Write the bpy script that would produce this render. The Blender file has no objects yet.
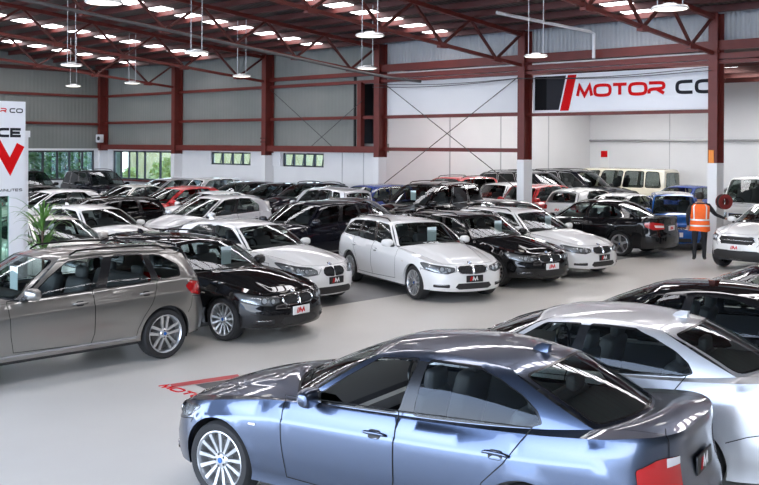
import bpy, math, random
from mathutils import Vector as V, Matrix
from mathutils.geometry import delaunay_2d_cdt
random.seed(7)
SC = bpy.context.scene
COL = SC.collection
R = math.radians
PI = math.pi

# ------------------------------------------------------------------ materials
def mat(name, color, rough=.5, metal=0., coat=0., coat_rough=.03, spec=.5, emit=None, emit_s=0.):
    m = bpy.data.materials.new(name); m.use_nodes = True
    b = m.node_tree.nodes['Principled BSDF']
    b.inputs['Base Color'].default_value = (*color, 1)
    b.inputs['Roughness'].default_value = rough
    b.inputs['Metallic'].default_value = metal
    b.inputs['Coat Weight'].default_value = coat
    b.inputs['Coat Roughness'].default_value = coat_rough
    b.inputs['Specular IOR Level'].default_value = spec
    if emit:
        b.inputs['Emission Color'].default_value = (*emit, 1)
        b.inputs['Emission Strength'].default_value = emit_s
    return m

def glass_mat(name, tint, ior=1.45):
    m = bpy.data.materials.new(name); m.use_nodes = True
    nt = m.node_tree; nt.nodes.clear()
    out = nt.nodes.new('ShaderNodeOutputMaterial')
    mix = nt.nodes.new('ShaderNodeMixShader'); fr = nt.nodes.new('ShaderNodeFresnel')
    tr = nt.nodes.new('ShaderNodeBsdfTransparent'); gl = nt.nodes.new('ShaderNodeBsdfGlossy')
    geo = nt.nodes.new('ShaderNodeNewGeometry'); im = nt.nodes.new('ShaderNodeMix'); im.data_type = 'FLOAT'
    im.inputs[2].default_value = ior; im.inputs[3].default_value = 1/ior
    nt.links.new(geo.outputs['Backfacing'], im.inputs[0]); nt.links.new(im.outputs[0], fr.inputs['IOR'])
    tr.inputs['Color'].default_value = (*tint, 1)
    gl.inputs['Roughness'].default_value = .015
    gl.inputs['Color'].default_value = (.95, .97, 1, 1)
    nt.links.new(fr.outputs[0], mix.inputs[0]); nt.links.new(tr.outputs[0], mix.inputs[1])
    nt.links.new(gl.outputs[0], mix.inputs[2]); nt.links.new(mix.outputs[0], out.inputs[0])
    return m

def noise_mat(name, c1, c2, scale=8., rough=.5, metal=0., coat=0., detail=4., bump=0., stretch=None):
    m = mat(name, c1, rough, metal, coat)
    nt = m.node_tree; b = nt.nodes['Principled BSDF']
    tc = nt.nodes.new('ShaderNodeTexCoord'); n = nt.nodes.new('ShaderNodeTexNoise')
    mp = nt.nodes.new('ShaderNodeMapping'); r = nt.nodes.new('ShaderNodeValToRGB')
    n.inputs['Scale'].default_value = scale; n.inputs['Detail'].default_value = detail
    if stretch: mp.inputs['Scale'].default_value = stretch
    r.color_ramp.elements[0].position = .3; r.color_ramp.elements[1].position = .7
    r.color_ramp.elements[0].color = (*c1, 1); r.color_ramp.elements[1].color = (*c2, 1)
    nt.links.new(tc.outputs['Object'], mp.inputs[0]); nt.links.new(mp.outputs[0], n.inputs['Vector'])
    nt.links.new(n.outputs['Fac'], r.inputs[0]); nt.links.new(r.outputs[0], b.inputs['Base Color'])
    if bump:
        bp = nt.nodes.new('ShaderNodeBump'); bp.inputs['Strength'].default_value = bump
        nt.links.new(n.outputs['Fac'], bp.inputs['Height']); nt.links.new(bp.outputs[0], b.inputs['Normal'])
    return m

def paint_mat(name, color, metal=0., rough=.4):
    m = mat(name, color, rough, metal, 1., .015, .0 if metal == 0 and max(color) < .1 else .35)
    if metal > 0:      # fine metallic flake
        nt = m.node_tree; b = nt.nodes['Principled BSDF']
        n = nt.nodes.new('ShaderNodeTexNoise'); n.inputs['Scale'].default_value = 900; n.inputs['Detail'].default_value = 1
        mx = nt.nodes.new('ShaderNodeMix'); mx.data_type = 'RGBA'
        mx.inputs[6].default_value = (*[c*.85 for c in color], 1); mx.inputs[7].default_value = (*[min(1, c*1.15) for c in color], 1)
        nt.links.new(n.outputs['Fac'], mx.inputs[0]); nt.links.new(mx.outputs[2], b.inputs['Base Color'])
    return m

M = {}
M['slate'] = paint_mat('slate blue metallic paint', (.095, .122, .185), 1., .28)
M['silver'] = paint_mat('silver metallic paint', (.70, .71, .73), .75, .38)
M['grey'] = paint_mat('warm grey metallic paint', (.32, .315, .30), .95, .32)
M['champagne'] = paint_mat('champagne silver paint', (.66, .645, .60), .6, .34)
M['brown'] = paint_mat('dark bronze grey paint', (.15, .135, .12), .9, .32)
M['white'] = paint_mat('white paint', (.80, .80, .79))
M['black'] = paint_mat('black paint', (.008, .008, .009))
M['navyblack'] = paint_mat('blue black paint', (.010, .011, .017))
M['charcoal'] = paint_mat('charcoal paint', (.05, .052, .058), .9, .33)
M['red'] = paint_mat('red paint', (.55, .012, .015))
M['blue'] = paint_mat('bright blue paint', (.012, .11, .42), .4, .35)
M['royal'] = paint_mat('royal blue paint', (.015, .05, .27))
M['cream'] = paint_mat('cream paint', (.74, .70, .57))
M['glass'] = glass_mat('tinted window glass', (.52, .57, .55))
M['privacy'] = glass_mat('dark privacy glass', (.10, .11, .11))
M['lampglass'] = glass_mat('clear lamp cover', (.9, .92, .93), 1.35)
M['trim'] = mat('black gloss trim', (.012, .012, .013), .2)
M['plastic'] = mat('black plastic', (.018, .018, .019), .55)
M['seam'] = mat('panel gap shadow black', (.004, .004, .004), .8)
M['tyre'] = mat('tyre rubber', (.017, .017, .018), .75)
M['alloy'] = mat('silver alloy', (.62, .63, .64), .28, .85)
M['darkalloy'] = mat('gunmetal alloy', (.22, .22, .23), .3, .8)
M['disc'] = mat('brake disc', (.16, .155, .15), .45, .7)
M['chrome'] = mat('chrome', (.78, .79, .80), .1, 1.)
M['lampsilver'] = mat('lamp reflector', (.34, .345, .35), .25, .6)
M['lampdark'] = mat('lamp bezel', (.03, .03, .032), .3)
M['lens'] = mat('lamp lens', (.62, .66, .70), .08, .4, 1.)
M['tailred'] = mat('red tail lamp', (.45, .006, .008), .18, 0, 1.)
M['tailwhite'] = mat('clear tail lamp', (.70, .68, .68), .15, 0, 1.)
M['amber'] = mat('side repeater', (.75, .70, .62), .2, 0, 1.)
M['cabin'] = mat('dark cabin trim', (.055, .055, .058), .75)
M['seat'] = mat('dark seat leather', (.085, .085, .095), .5)
M['beige'] = mat('light grey cabin trim', (.52, .51, .48), .45)
M['platew'] = mat('white plate', (.80, .80, .79), .35)
M['plateb'] = mat('black plate', (.012, .012, .012), .35)
M['ink_red'] = mat('red ink', (.62, .006, .008), .7, spec=.1)
M['ink_blk'] = mat('black ink', (.02, .021, .026), .7, spec=.1)
M['ink_wht'] = mat('white ink', (.85, .85, .85), .4)
M['emb_blue'] = mat('emblem blue', (.03, .13, .42), .25)
M['card'] = mat('pale blue window card', (.80, .92, .96), .5)

# ------------------------------------------------------------------ mesh builder
class MB:
    def __init__(s): s.v = []; s.f = []; s.n = []; s.mi = []; s.mats = []
    def slot(s, m):
        if m not in s.mats: s.mats.append(m)
        return s.mats.index(m)
    def add(s, vs, fs, m, ns=None):
        o = len(s.v); s.v += [tuple(p) for p in vs]
        s.n += [tuple(q) for q in ns] if ns else [(0, 0, 0)]*len(vs)
        k = s.slot(m)
        for f in fs: s.f.append([i+o for i in f]); s.mi.append(k)
    def box(s, c, d, m, rot=None, taper=1.):
        x, y, z = d[0]/2, d[1]/2, d[2]/2
        vs = [V((sx*x*(taper if sz > 0 else 1), sy*y*(taper if sz > 0 else 1), sz*z)) for sz in (-1, 1) for sy in (-1, 1) for sx in (-1, 1)]
        if rot is not None: vs = [rot @ q for q in vs]
        c = V(c)
        s.add([c+q for q in vs], [(0, 2, 3, 1), (4, 5, 7, 6), (0, 1, 5, 4), (2, 6, 7, 3), (0, 4, 6, 2), (1, 3, 7, 5)], m)
    def rbox(s, c, d, m, r=.03, rot=None, seg=2):
        # box with rounded edges (a superellipsoid-like rounded brick built from a subdivided cube)
        n = 2+2*seg; h = [d[0]/2, d[1]/2, d[2]/2]; r = min(r, *h)
        def coords(H):
            a = [-H + r*(1-math.cos(PI/2*k/seg)) for k in range(seg+1)]
            return a + [-q for q in reversed(a)]
        vs = []; idx = {}; fs = []
        X = [coords(q) for q in h]; N = len(X[0])
        def vert(i, j, k):
            if (i, j, k) in idx: return idx[(i, j, k)]
            p = V((X[0][i], X[1][j], X[2][k])); q = V([max(-(h[a]-r), min(h[a]-r, p[a])) for a in range(3)])
            dlt = p-q
            if dlt.length > 1e-9: p = q + dlt.normalized()*r
            if rot is not None: p = rot @ p
            idx[(i, j, k)] = len(vs); vs.append(V(c)+p); return idx[(i, j, k)]
        L = N-1
        for i in range(L):
            for j in range(L):
                fs.append((vert(i, j, 0), vert(i, j+1, 0), vert(i+1, j+1, 0), vert(i+1, j, 0)))
                fs.append((vert(i, j, L), vert(i+1, j, L), vert(i+1, j+1, L), vert(i, j+1, L)))
                fs.append((vert(i, 0, j), vert(i+1, 0, j), vert(i+1, 0, j+1), vert(i, 0, j+1)))
                fs.append((vert(i, L, j), vert(i, L, j+1), vert(i+1, L, j+1), vert(i+1, L, j)))
                fs.append((vert(0, i, j), vert(0, i, j+1), vert(0, i+1, j+1), vert(0, i+1, j)))
                fs.append((vert(L, i, j), vert(L, i+1, j), vert(L, i+1, j+1), vert(L, i, j+1)))
        s.add(vs, fs, m)
    def tube(s, pts, r, m, n=8, closed=False, cap=True):
        pts = [V(p) for p in pts]; rs = r if isinstance(r, (list, tuple)) else [r]*len(pts)
        vs = []; fs = []; K = len(pts); up = None
        for i, p in enumerate(pts):
            a = pts[(i-1) % K] if (closed or i > 0) else p
            b = pts[(i+1) % K] if (closed or i < K-1) else p
            t = (b-a).normalized()
            if up is None:
                up = V((0, 0, 1)) if abs(t.z) < .9 else V((1, 0, 0))
            x = up.cross(t).normalized(); y = t.cross(x).normalized(); up = y
            vs += [p + (x*math.cos(2*PI*k/n) + y*math.sin(2*PI*k/n))*rs[i] for k in range(n)]
        for i in range(K if closed else K-1):
            for k in range(n):
                fs.append((i*n+k, i*n+(k+1) % n, ((i+1) % K)*n+(k+1) % n, ((i+1) % K)*n+k))
        if cap and not closed:
            fs.append(tuple(range(n-1, -1, -1))); fs.append(tuple((K-1)*n+k for k in range(n)))
        s.add(vs, fs, m)
    def bar(s, a, b, w, h, m, up=(0, 0, 1)):
        a, b = V(a), V(b); t = (b-a); L = t.length; t.normalize()
        x = V(up).cross(t)
        if x.length < 1e-4: x = V((1, 0, 0)).cross(t)
        x.normalize(); y = t.cross(x)
        rot = Matrix((t, x, y)).transposed()
        s.box((a+b)/2, (L, w, h), m, rot)
    def lathe(s, prof, m, n=24, axis='y', c=(0, 0, 0), closed=False):
        # prof: (r, h) pairs swept about the axis
        vs = []; fs = []; K = len(prof)
        for r, h in prof:
            for k in range(n):
                a = 2*PI*k/n; ca, sa = r*math.cos(a), r*math.sin(a)
                p = {'y': (ca, h, sa), 'z': (ca, sa, h), 'x': (h, ca, sa)}[axis]
                vs.append(V(c)+V(p))
        for i in range(K if closed else K-1):
            for k in range(n):
                j = (i+1) % K
                fs.append((i*n+k, i*n+(k+1) % n, j*n+(k+1) % n, j*n+k))
        s.add(vs, fs, m)
    def mesh(s, name, smooth=35):
        me = bpy.data.meshes.new(name)
        me.from_pydata(s.v, [], s.f); me.update()
        for m in s.mats: me.materials.append(m)
        me.polygons.foreach_set('material_index', s.mi)
        if smooth is not None:
            me.polygons.foreach_set('use_smooth', [True]*len(s.f))
            if any(q != (0, 0, 0) for q in s.n):
                me.normals_split_custom_set_from_vertices(s.n)
            else:
                me.set_sharp_from_angle(angle=R(smooth))
        me.validate()
        return me
    def obj(s, name, parent=None, smooth=35):
        o = bpy.data.objects.new(name, s.mesh(name, smooth)); COL.objects.link(o)
        if parent: o.parent = parent
        return o

def tag(o, label=None, cat=None, group=None, kind=None):
    if label: o['label'] = label
    if cat: o['category'] = cat
    if group: o['group'] = group
    if kind: o['kind'] = kind
    return o
def empty(name, loc=(0, 0, 0), rz=0):
    o = bpy.data.objects.new(name, None); COL.objects.link(o); o.location = loc; o.rotation_euler = (0, 0, rz)
    o.empty_display_size = .2
    return o

# lettering: polyline strokes on a unit-high cell (wide techno caps)
GL = {
 'M': (1.25, [[(0, 0), (.18, 1), (.62, .05), (1.06, 1), (1.25, 0)]]),
 'O': (1.3, [[(.22, 1), (1.08, 1), (1.3, .8), (1.3, .2), (1.08, 0), (.22, 0), (0, .2), (0, .8), (.22, 1)]]),
 'T': (1.1, [[(0, 1), (1.1, 1)], [(.55, 1), (.55, 0)]]),
 'R': (1.15, [[(0, 0), (0, .42), (.95, .42), (1.15, .56), (1.15, .86), (.95, 1), (0, 1)], [(.6, .42), (1.15, 0)]]),
 'C': (1.15, [[(1.15, 1), (.22, 1), (0, .8), (0, .2), (.22, 0), (1.15, 0)]]),
 'I': (.12, [[(.06, 0), (.06, 1)]]),
 'E': (1.05, [[(1.05, 1), (0, 1), (0, 0), (1.05, 0)], [(0, .5), (.95, .5)]]),
 'S': (1.1, [[(1.1, 1), (.2, 1), (0, .86), (0, .62), (.2, .5), (.9, .5), (1.1, .38), (1.1, .14), (.9, 0), (0, 0)]]),
 'N': (1.1, [[(0, 0), (0, 1), (1.1, 0), (1.1, 1)]]),
 'U': (1.15, [[(0, 1), (0, .2), (.22, 0), (.93, 0), (1.15, .2), (1.15, 1)]]),
 'W': (1.5, [[(0, 1), (.36, 0), (.75, .95), (1.14, 0), (1.5, 1)]]),
 'V': (1.0, [[(0, 1), (.5, 0), (1., 1)]]),
 'A': (1.1, [[(0, 0), (.55, 1), (1.1, 0)]]),
 'F': (1.0, [[(1., 1), (0, 1), (0, 0)], [(0, .5), (.9, .5)]]),
}
def stroke_poly(pts, w):
    """polyline -> quads with mitred joints (2D)"""
    n = len(pts); L = []; Rr = []
    for i in range(n):
        p = V(pts[i]).to_2d() if len(pts[i]) > 2 else V(pts[i])
        d0 = (V(pts[i])-V(pts[i-1])).normalized() if i > 0 else None
        d1 = (V(pts[i+1])-V(pts[i])).normalized() if i < n-1 else None
        if i == 0 and (V(pts[0])-V(pts[-1])).length < 1e-6: d0 = (V(pts[-1])-V(pts[-2])).normalized()
        if i == n-1 and (V(pts[0])-V(pts[-1])).length < 1e-6: d1 = (V(pts[1])-V(pts[0])).normalized()
        d0 = d0 or d1; d1 = d1 or d0
        n0 = V((-d0.y, d0.x)); n1 = V((-d1.y, d1.x)); nm = (n0+n1)
        nm = nm.normalized() if nm.length > 1e-6 else n0
        k = 1/max(.45, nm.dot(n0))
        L.append(p+nm*w/2*k); Rr.append(p-nm*w/2*k)
    return L, Rr
def letters(mb, text, origin, ux, uy, h, m, w=.2, gap=.32, space=.7, shear=0., depth=.004, nrm=None):
    """write text with its lower left at origin; ux, uy are unit vectors of the plane"""
    o = V(origin); ux = V(ux); uy = V(uy); nrm = V(nrm) if nrm is not None else ux.cross(uy)
    x = 0
    for ch in text:
        if ch == ' ': x += space; continue
        wd, strokes = GL[ch]
        for si, st in enumerate(strokes):
            depth_ = depth*(1+.25*si)
            if len(st) > 2 and ch in 'OCSRU':
                st = chaikin(st, 2, (V(st[0])-V(st[-1])).length < 1e-6)
            ww = w
            st = [(a, w/2+b*(1-w)) for a, b in st]
            L, Q = stroke_poly(st, ww)
            def P(q, d): return o + ux*(h*(x+q.x+shear*q.y)) + uy*(h*q.y) + nrm*d
            vs = []; fs = []
            for a, b in zip(L, Q): vs += [P(a, depth_), P(b, depth_), P(a, -.0004*si), P(b, -.0004*si)]
            for i in range(len(L)-1):
                k = 4*i
                fs += [(k, k+1, k+5, k+4), (k, k+4, k+6, k+2), (k+1, k+3, k+7, k+5)]
            fs += [(0, 2, 3, 1), (4*len(L)-4, 4*len(L)-3, 4*len(L)-1, 4*len(L)-2)]
            mb.add(vs, fs, m)
        x += wd+gap
    return x*h
def chaikin(pts, it=2, closed=False):
    pts = [V(p) for p in pts]
    for _ in range(it):
        out = []
        if closed:
            q = pts[:-1] if (pts[0]-pts[-1]).length < 1e-6 else pts
            for i in range(len(q)):
                a, b = q[i], q[(i+1) % len(q)]; out += [a.lerp(b, .25), a.lerp(b, .75)]
            out.append(out[0].copy())
        else:
            out.append(pts[0])
            for i in range(len(pts)-1):
                a, b = pts[i], pts[i+1]
                if i > 0: out.append(a.lerp(b, .25))
                if i < len(pts)-2: out.append(a.lerp(b, .75))
            out.append(pts[-1])
        pts = out
    return pts
SKYL, SKYS, EXPO = 5.0, 4.5, 0.88
# ------------------------------------------------------------------ curves and surfaces for the cars
class Curve:
    def __init__(s, tab):
        tab = sorted(tab); s.x = [a for a, _ in tab]; s.y = [b for _, b in tab]; n = len(tab)
        d = [(s.y[i+1]-s.y[i])/(s.x[i+1]-s.x[i]) for i in range(n-1)]
        s.m = []
        for i in range(n):
            if i == 0: k = d[0]
            elif i == n-1: k = d[-1]
            elif d[i-1]*d[i] <= 0: k = 0
            else: k = 2*d[i-1]*d[i]/(d[i-1]+d[i])
            s.m.append(k)
    def __call__(s, x):
        X = s.x
        if x <= X[0]: return s.y[0]
        if x >= X[-1]: return s.y[-1]
        i = 0
        while x > X[i+1]: i += 1
        h = X[i+1]-X[i]; t = (x-X[i])/h; t2 = t*t; t3 = t2*t
        return (2*t3-3*t2+1)*s.y[i] + (t3-2*t2+t)*h*s.m[i] + (-2*t3+3*t2)*s.y[i+1] + (t3-t2)*h*s.m[i+1]

def inpoly(p, poly):
    x, y = p; c = False; j = len(poly)-1
    for i in range(len(poly)):
        a, b = poly[i], poly[j]
        if (a[1] > y) != (b[1] > y) and x < (b[0]-a[0])*(y-a[1])/(b[1]-a[1])+a[0]: c = not c
        j = i
    return c
def rs(poly, step, closed=True):
    out = []; n = len(poly)
    for i in range(n if closed else n-1):
        a, b = V(poly[i]), V(poly[(i+1) % n]); k = max(1, int(math.ceil((b-a).length/step)))
        out += [tuple(a.lerp(b, j/k)) for j in range(k)]
    if not closed: out.append(tuple(poly[-1]))
    return out
def grow(poly, d):
    """offset a 2D polygon outwards by d (either (dx, dy) or one number)"""
    n = len(poly); A = sum(poly[i][0]*poly[(i+1) % n][1]-poly[(i+1) % n][0]*poly[i][1] for i in range(n)); sg = -1 if A > 0 else 1
    dx, dy = d if isinstance(d, tuple) else (d, d); out = []
    for i in range(n):
        p = V((poly[i][0]/dx, poly[i][1]/dy)); a = V((poly[i-1][0]/dx, poly[i-1][1]/dy)); b = V((poly[(i+1) % n][0]/dx, poly[(i+1) % n][1]/dy))
        e0 = (p-a).normalized(); e1 = (b-p).normalized()
        n0 = V((-e0.y, e0.x))*sg; n1 = V((-e1.y, e1.x))*sg; m = (n0+n1)
        m = m.normalized() if m.length > 1e-6 else n0
        q = p + m/max(.5, m.dot(n0)); out.append((q.x*dx, q.y*dy))
    return out
def rnd(poly, r=.03, sc=(1., 1.), k=4):
    """round every corner of a polygon with radius about r"""
    q = [V((a*sc[0], b*sc[1])) for a, b in poly]; n = len(q); out = []
    for i in range(n):
        p, a, b = q[i], q[i-1], q[(i+1) % n]; la, lb = (a-p).length, (b-p).length
        da, db = (a-p)/la, (b-p)/lb; ang = da.angle(db)
        c = min(r/max(.15, math.tan(ang/2)), la*.45, lb*.45)
        p0, p1 = p+da*c, p+db*c
        for j in range(k+1):
            t = j/k; out.append(p0*((1-t)**2)+p*(2*t*(1-t))+p1*(t*t))
    res = []
    for p in out:
        if not res or (p-res[-1]).length > .004: res.append(p)
    if (res[0]-res[-1]).length < .004: res.pop()
    return [(p.x/sc[0], p.y/sc[1]) for p in res]

def triangulate(domain, regions, step, sx=1., sy=1., extra=None):
    """domain/regions are 2D polygons; returns verts and {region: faces}; 'rest' is what no region covers"""
    V2 = []; E = []; key = {}
    def vid(p):
        k = (round(p[0]*sx, 4), round(p[1]*sy, 4))
        if k not in key: key[k] = len(V2); V2.append(V((p[0]*sx, p[1]*sy)))
        return key[k]
    polys = [domain]+[q for _, q in regions]
    rpolys = []
    for q in polys:
        qq = rs([(a*sx, b*sy) for a, b in q], step); rpolys.append(qq)
        ids = [vid((a/sx, b/sy)) for a, b in qq]
        for i in range(len(ids)):
            a, b = ids[i], ids[(i+1) % len(ids)]
            if a != b: E.append((a, b))
    for q in (extra or []):
        ids = [vid((a/sx, b/sy)) for a, b in rs([(a*sx, b*sy) for a, b in q], step, False)]
        E += [(a, b) for a, b in zip(ids, ids[1:]) if a != b]
    segs = list(V2)
    cell = {}
    for p in segs: cell.setdefault((int(p.x//step), int(p.y//step)), []).append(p)
    dom = rpolys[0]
    x0 = min(p[0] for p in dom); x1 = max(p[0] for p in dom); y0 = min(p[1] for p in dom); y1 = max(p[1] for p in dom)
    nx = max(1, int((x1-x0)/step)); ny = max(1, int((y1-y0)/step))
    for i in range(nx+1):
        for j in range(ny+1):
            p = V((x0+(x1-x0)*i/nx, y0+(y1-y0)*j/ny))
            if not inpoly(p, dom): continue
            ok = True; cx, cy = int(p.x//step), int(p.y//step)
            for a in (-1, 0, 1):
                for b in (-1, 0, 1):
                    for q in cell.get((cx+a, cy+b), ()):
                        if (q-p).length < step*.55: ok = False; break
                    if not ok: break
                if not ok: break
            if ok: V2.append(p)
    vs, es, fs, _, _, _ = delaunay_2d_cdt(V2, E, [], 0, 1e-5)
    out = {}
    for f in fs:
        c = (sum((vs[i].x for i in f))/len(f), sum((vs[i].y for i in f))/len(f))
        if not inpoly(c, dom): continue
        nm = 'rest'
        for (name, _), q in zip(regions, rpolys[1:]):
            if inpoly(c, q): nm = name; break
        out.setdefault(nm, []).append(tuple(f))
    return [(p.x/sx, p.y/sy) for p in vs], out

class Surf:
    """a parametric surface with numeric normals"""
    def __init__(s, fn, eps=(.004, .004), flip=False, lim=None): s.fn = fn; s.e = eps; s.flip = flip; s.lim = lim
    def __call__(s, a, b, off=0.):
        p = s.fn(a, b)
        return p + s.nrm(a, b)*off if off else p
    def nrm(s, a, b):
        ea, eb = s.e; a0, a1, b0, b1 = a-ea, a+ea, b-eb, b+eb
        if s.lim:
            l = s.lim; a0 = max(a0, l[0]); a1 = min(a1, l[1]); b0 = max(b0, l[2]); b1 = min(b1, l[3])
        n = (s.fn(a1, b)-s.fn(a0, b)).cross(s.fn(a, b1)-s.fn(a, b0))
        if n.length < 1e-12: return V((0, 0, 1))
        n.normalize()
        return -n if s.flip else n
def emit(mb, surf, verts, faces, m, off=0., mirror=True, base=True):
    """map 2D triangles onto a surface; mirror adds the other side (y -> -y)"""
    ids = sorted({i for f in faces for i in f}); k = {i: j for j, i in enumerate(ids)}
    P = []; N = []
    for i in ids:
        a, b = verts[i]; n = surf.nrm(a, b); p = surf.fn(a, b)+n*off
        if abs(p.y) < 2e-4: n = V((n.x, 0, n.z)).normalized(); p.y = 0
        P.append(p); N.append(n)
    F = []
    for f in faces:
        q = [k[i] for i in f]
        g = (P[q[1]]-P[q[0]]).cross(P[q[2]]-P[q[0]])
        if g.dot(N[q[0]]+N[q[1]]+N[q[2]]) < 0: q.reverse()
        F.append(q)
    if base: mb.add(P, F, m, N)
    if mirror: mb.add([V((p.x, -p.y, p.z)) for p in P], [list(reversed(q)) for q in F], m, [V((n.x, -n.y, n.z)) for n in N])
def grid(mb, surf, us, vs, m, off=0., mirror=True):
    verts = [(u, v) for u in us for v in vs]; n = len(vs); F = []
    for i in range(len(us)-1):
        for j in range(n-1):
            F.append((i*n+j, (i+1)*n+j, (i+1)*n+j+1)); F.append((i*n+j, (i+1)*n+j+1, i*n+j+1))
    emit(mb, surf, verts, F, m, off, mirror)
def strip(mb, surf, pts, w, m, off=.002, mirror=True, closed=False, sc=(1., 1.), base=True):
    """a ribbon of width w along 2D points on a surface (panel gaps, trims)"""
    q = [(a*sc[0], b*sc[1]) for a, b in pts]
    q = rs(q, .018, closed)
    if closed: q.append(q[0])
    L, Q = stroke_poly(q, w); verts = []; F = []
    for a, b in zip(L, Q): verts += [(a.x/sc[0], a.y/sc[1]), (b.x/sc[0], b.y/sc[1])]
    for i in range(len(L)-1):
        k = 2*i; F += [(k, k+1, k+3), (k, k+3, k+2)]
    emit(mb, surf, verts, F, m, off, mirror, base)
def lin(a, b, n): return [a+(b-a)*i/n for i in range(n+1)]
def sm(t): t = max(0., min(1., t)); return t*t*(3-2*t)

class Shape:
    def __init__(s, p):
        s.p = p; nose, tail, W = p['nose'], p['tail'], p['W']
        cf, af, bf = p['front']; cr, ar, br = p['rear']
        pts = []
        for i in range(121):
            t = PI/2*i/120
            pts.append((nose-cf+cf*math.cos(t)**(2/af), W*math.sin(t)**(2/bf)))
        for i in range(1, 60): pts.append((lerp(nose-cf, tail+cr, i/60), W))
        for i in range(121):
            t = PI/2*(1-i/120)
            pts.append((tail+cr-cr*math.cos(t)**(2/ar), W*math.sin(t)**(2/br)))
        tp = p.get('taper', .03)
        pts = [(x, y*(1-tp*(x/2.2)**2)) for x, y in pts]
        d = [0.]
        for a, b in zip(pts, pts[1:]): d.append(d[-1]+math.hypot(b[0]-a[0], b[1]-a[1]))
        n = 260; s.L = d[-1]; s.n = n; s.px = []; s.py = []; j = 0
        for i in range(n+1):
            t = s.L*i/n
            while j < len(d)-2 and d[j+1] < t: j += 1
            k = (t-d[j])/max(1e-9, d[j+1]-d[j])
            s.px.append(lerp(pts[j][0], pts[j+1][0], k)); s.py.append(lerp(pts[j][1], pts[j+1][1], k))
        s.nx = []; s.ny = []
        for i in range(n+1):
            a, b = max(0, i-3), min(n, i+3)
            tx, ty = s.px[b]-s.px[a], s.py[b]-s.py[a]
            if i < 3: tx = 0 if i == 0 else tx
            if i > n-3: tx = 0 if i == n else tx
            l = math.hypot(tx, ty); s.nx.append(-(-ty)/l); s.ny.append(-tx/l)
        s.zt = Curve(p['ztop']); s.PS = Curve(p['side']); s.PF = Curve(p['fprof']); s.PR = Curve(p['rprof'])
        s.zb = p.get('zb', .17)
        s.S = Surf(s.body, (.006, .005))
        s.S.nrm_raw = s.S.nrm
        s.gh()
    def at(s, arr, t):
        t = max(0., min(s.L, t))/s.L*s.n; i = min(s.n-1, int(t)); return lerp(arr[i], arr[i+1], t-i)
    def sx(s, x):
        for i in range(s.n):
            if s.px[i+1] <= x: return (i+(s.px[i]-x)/max(1e-9, s.px[i]-s.px[i+1]))*s.L/s.n
        return s.L
    def sf(s, y):
        for i in range(s.n):
            if s.py[i+1] >= y: return (i+(y-s.py[i])/max(1e-9, s.py[i+1]-s.py[i]))*s.L/s.n
        return s.L*.2
    def sr(s, y):
        for i in range(s.n, 0, -1):
            if s.py[i-1] >= y: return (i-(y-s.py[i])/max(1e-9, s.py[i-1]-s.py[i]))*s.L/s.n
        return s.L*.8
    def pt(s, q):
        k, a, z = q
        t = {'s': s.sx, 'f': s.sf, 'r': s.sr, 't': float, 'e': lambda d: s.L+d}[k](a)
        return (t, s.ztop(t)+z if z <= 0 else (s.ztop(t)+.05 if z > 5 else z))
    def poly(s, L): return [s.pt(q) for q in L]
    def ztop(s, t): return s.zt(s.at(s.px, t))
    def body(s, t, z):
        m = 1
        if t < 0: t = -t; m = -1
        if t > s.L: t = 2*s.L-t; m = -1
        x, y = s.at(s.px, t), s.at(s.py, t); nx, ny = s.at(s.nx, t), s.at(s.ny, t)
        zt = s.zt(x); zn = (z-s.zb)/(zt-s.zb)
        f = max(0, nx)**1.5; r = max(0, -nx)**1.5; sd = max(0, 1-f-r)
        ins = f*s.PF(zn)+r*s.PR(zn)+sd*s.PS(zn)
        Ra = s.p['Ra']
        for xa in (s.p['hb'], -s.p['hb']):
            rr = math.hypot(x-xa, z-s.p['R'])
            if rr < Ra+.2 and sd > .3: ins -= s.p.get('flare', .007)*math.exp(-((max(0, rr-Ra))/.045)**2)*(1 if z > s.p['R']-.1 else 0.3)
        return V((x-nx*ins, (y-ny*ins)*m, z))
    def top(s, t): return s.body(t, s.ztop(t))
    # -------- greenhouse
    def gh(s):
        p = s.p; s.sA = s.sx(p['xA']); s.sC = s.sr(p['yC']) if p['hatch'] else s.sx(p['xC'])
        g0, g1 = p['gap']; h0 = p.get('lift', .012); xf, yf, zf = p['rf']; xr, yr, zr = p['rr']; dz, dy = p.get('rmid', (.03, .02))
        def B(u):
            u = max(0, min(1, u)); q = s.top(lerp(s.sA, s.sC, u)); g = g0+(g1-g0)*u**4
            return V((q.x, q.y-g, q.z+h0))
        def E(u):
            c = 4*u*(1-u); return V((lerp(xf, xr, u), lerp(yf, yr, u)+dy*c, lerp(zf, zr, u)+dz*c))
        ix, iy, iz = p.get('redge', (.08, .08, .018))
        def T(u): q = E(u); return V((lerp(xf-ix, xr+ix, u), q.y-iy, q.z+iz))
        vb = .925
        def sec(b, e, t, v, out, bulge):
            if v <= vb: return b.lerp(e, v)+out*(bulge*4*v*(1-v))
            q = b.lerp(e, vb)+out*(bulge*4*vb*(1-vb)); k = (v-vb)/(1-vb)
            return q*((1-k)**2)+e*(2*k*(1-k))+t*(k*k)
        bs = p.get('bulge', .02)
        s.B, s.E, s.T = B, E, T
        s.G = Surf(lambda u, v: sec(B(u), E(u), T(u), v, V((0, 1, 0)), bs), (.004, .006), lim=(0, 1, 0, 1))
        A = B(0); C = B(1); xc, cz = p['cowl']; fb = p.get('fbow', .10); cr = p.get('crown', .035)
        def F0(w): return V((A.x+(xc-A.x)*(1-w*w), A.y*w, A.z+cz*(1-w*w)))
        def F1(w): return V((xf+fb*(1-w*w), yf*w, zf+cr*(1-w*w)))
        def F2(w): return V((xf-ix+fb*(1-w*w), (yf-iy)*w, zf+iz+cr*(1-w*w)))
        s.F0, s.F2 = F0, F2
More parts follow.
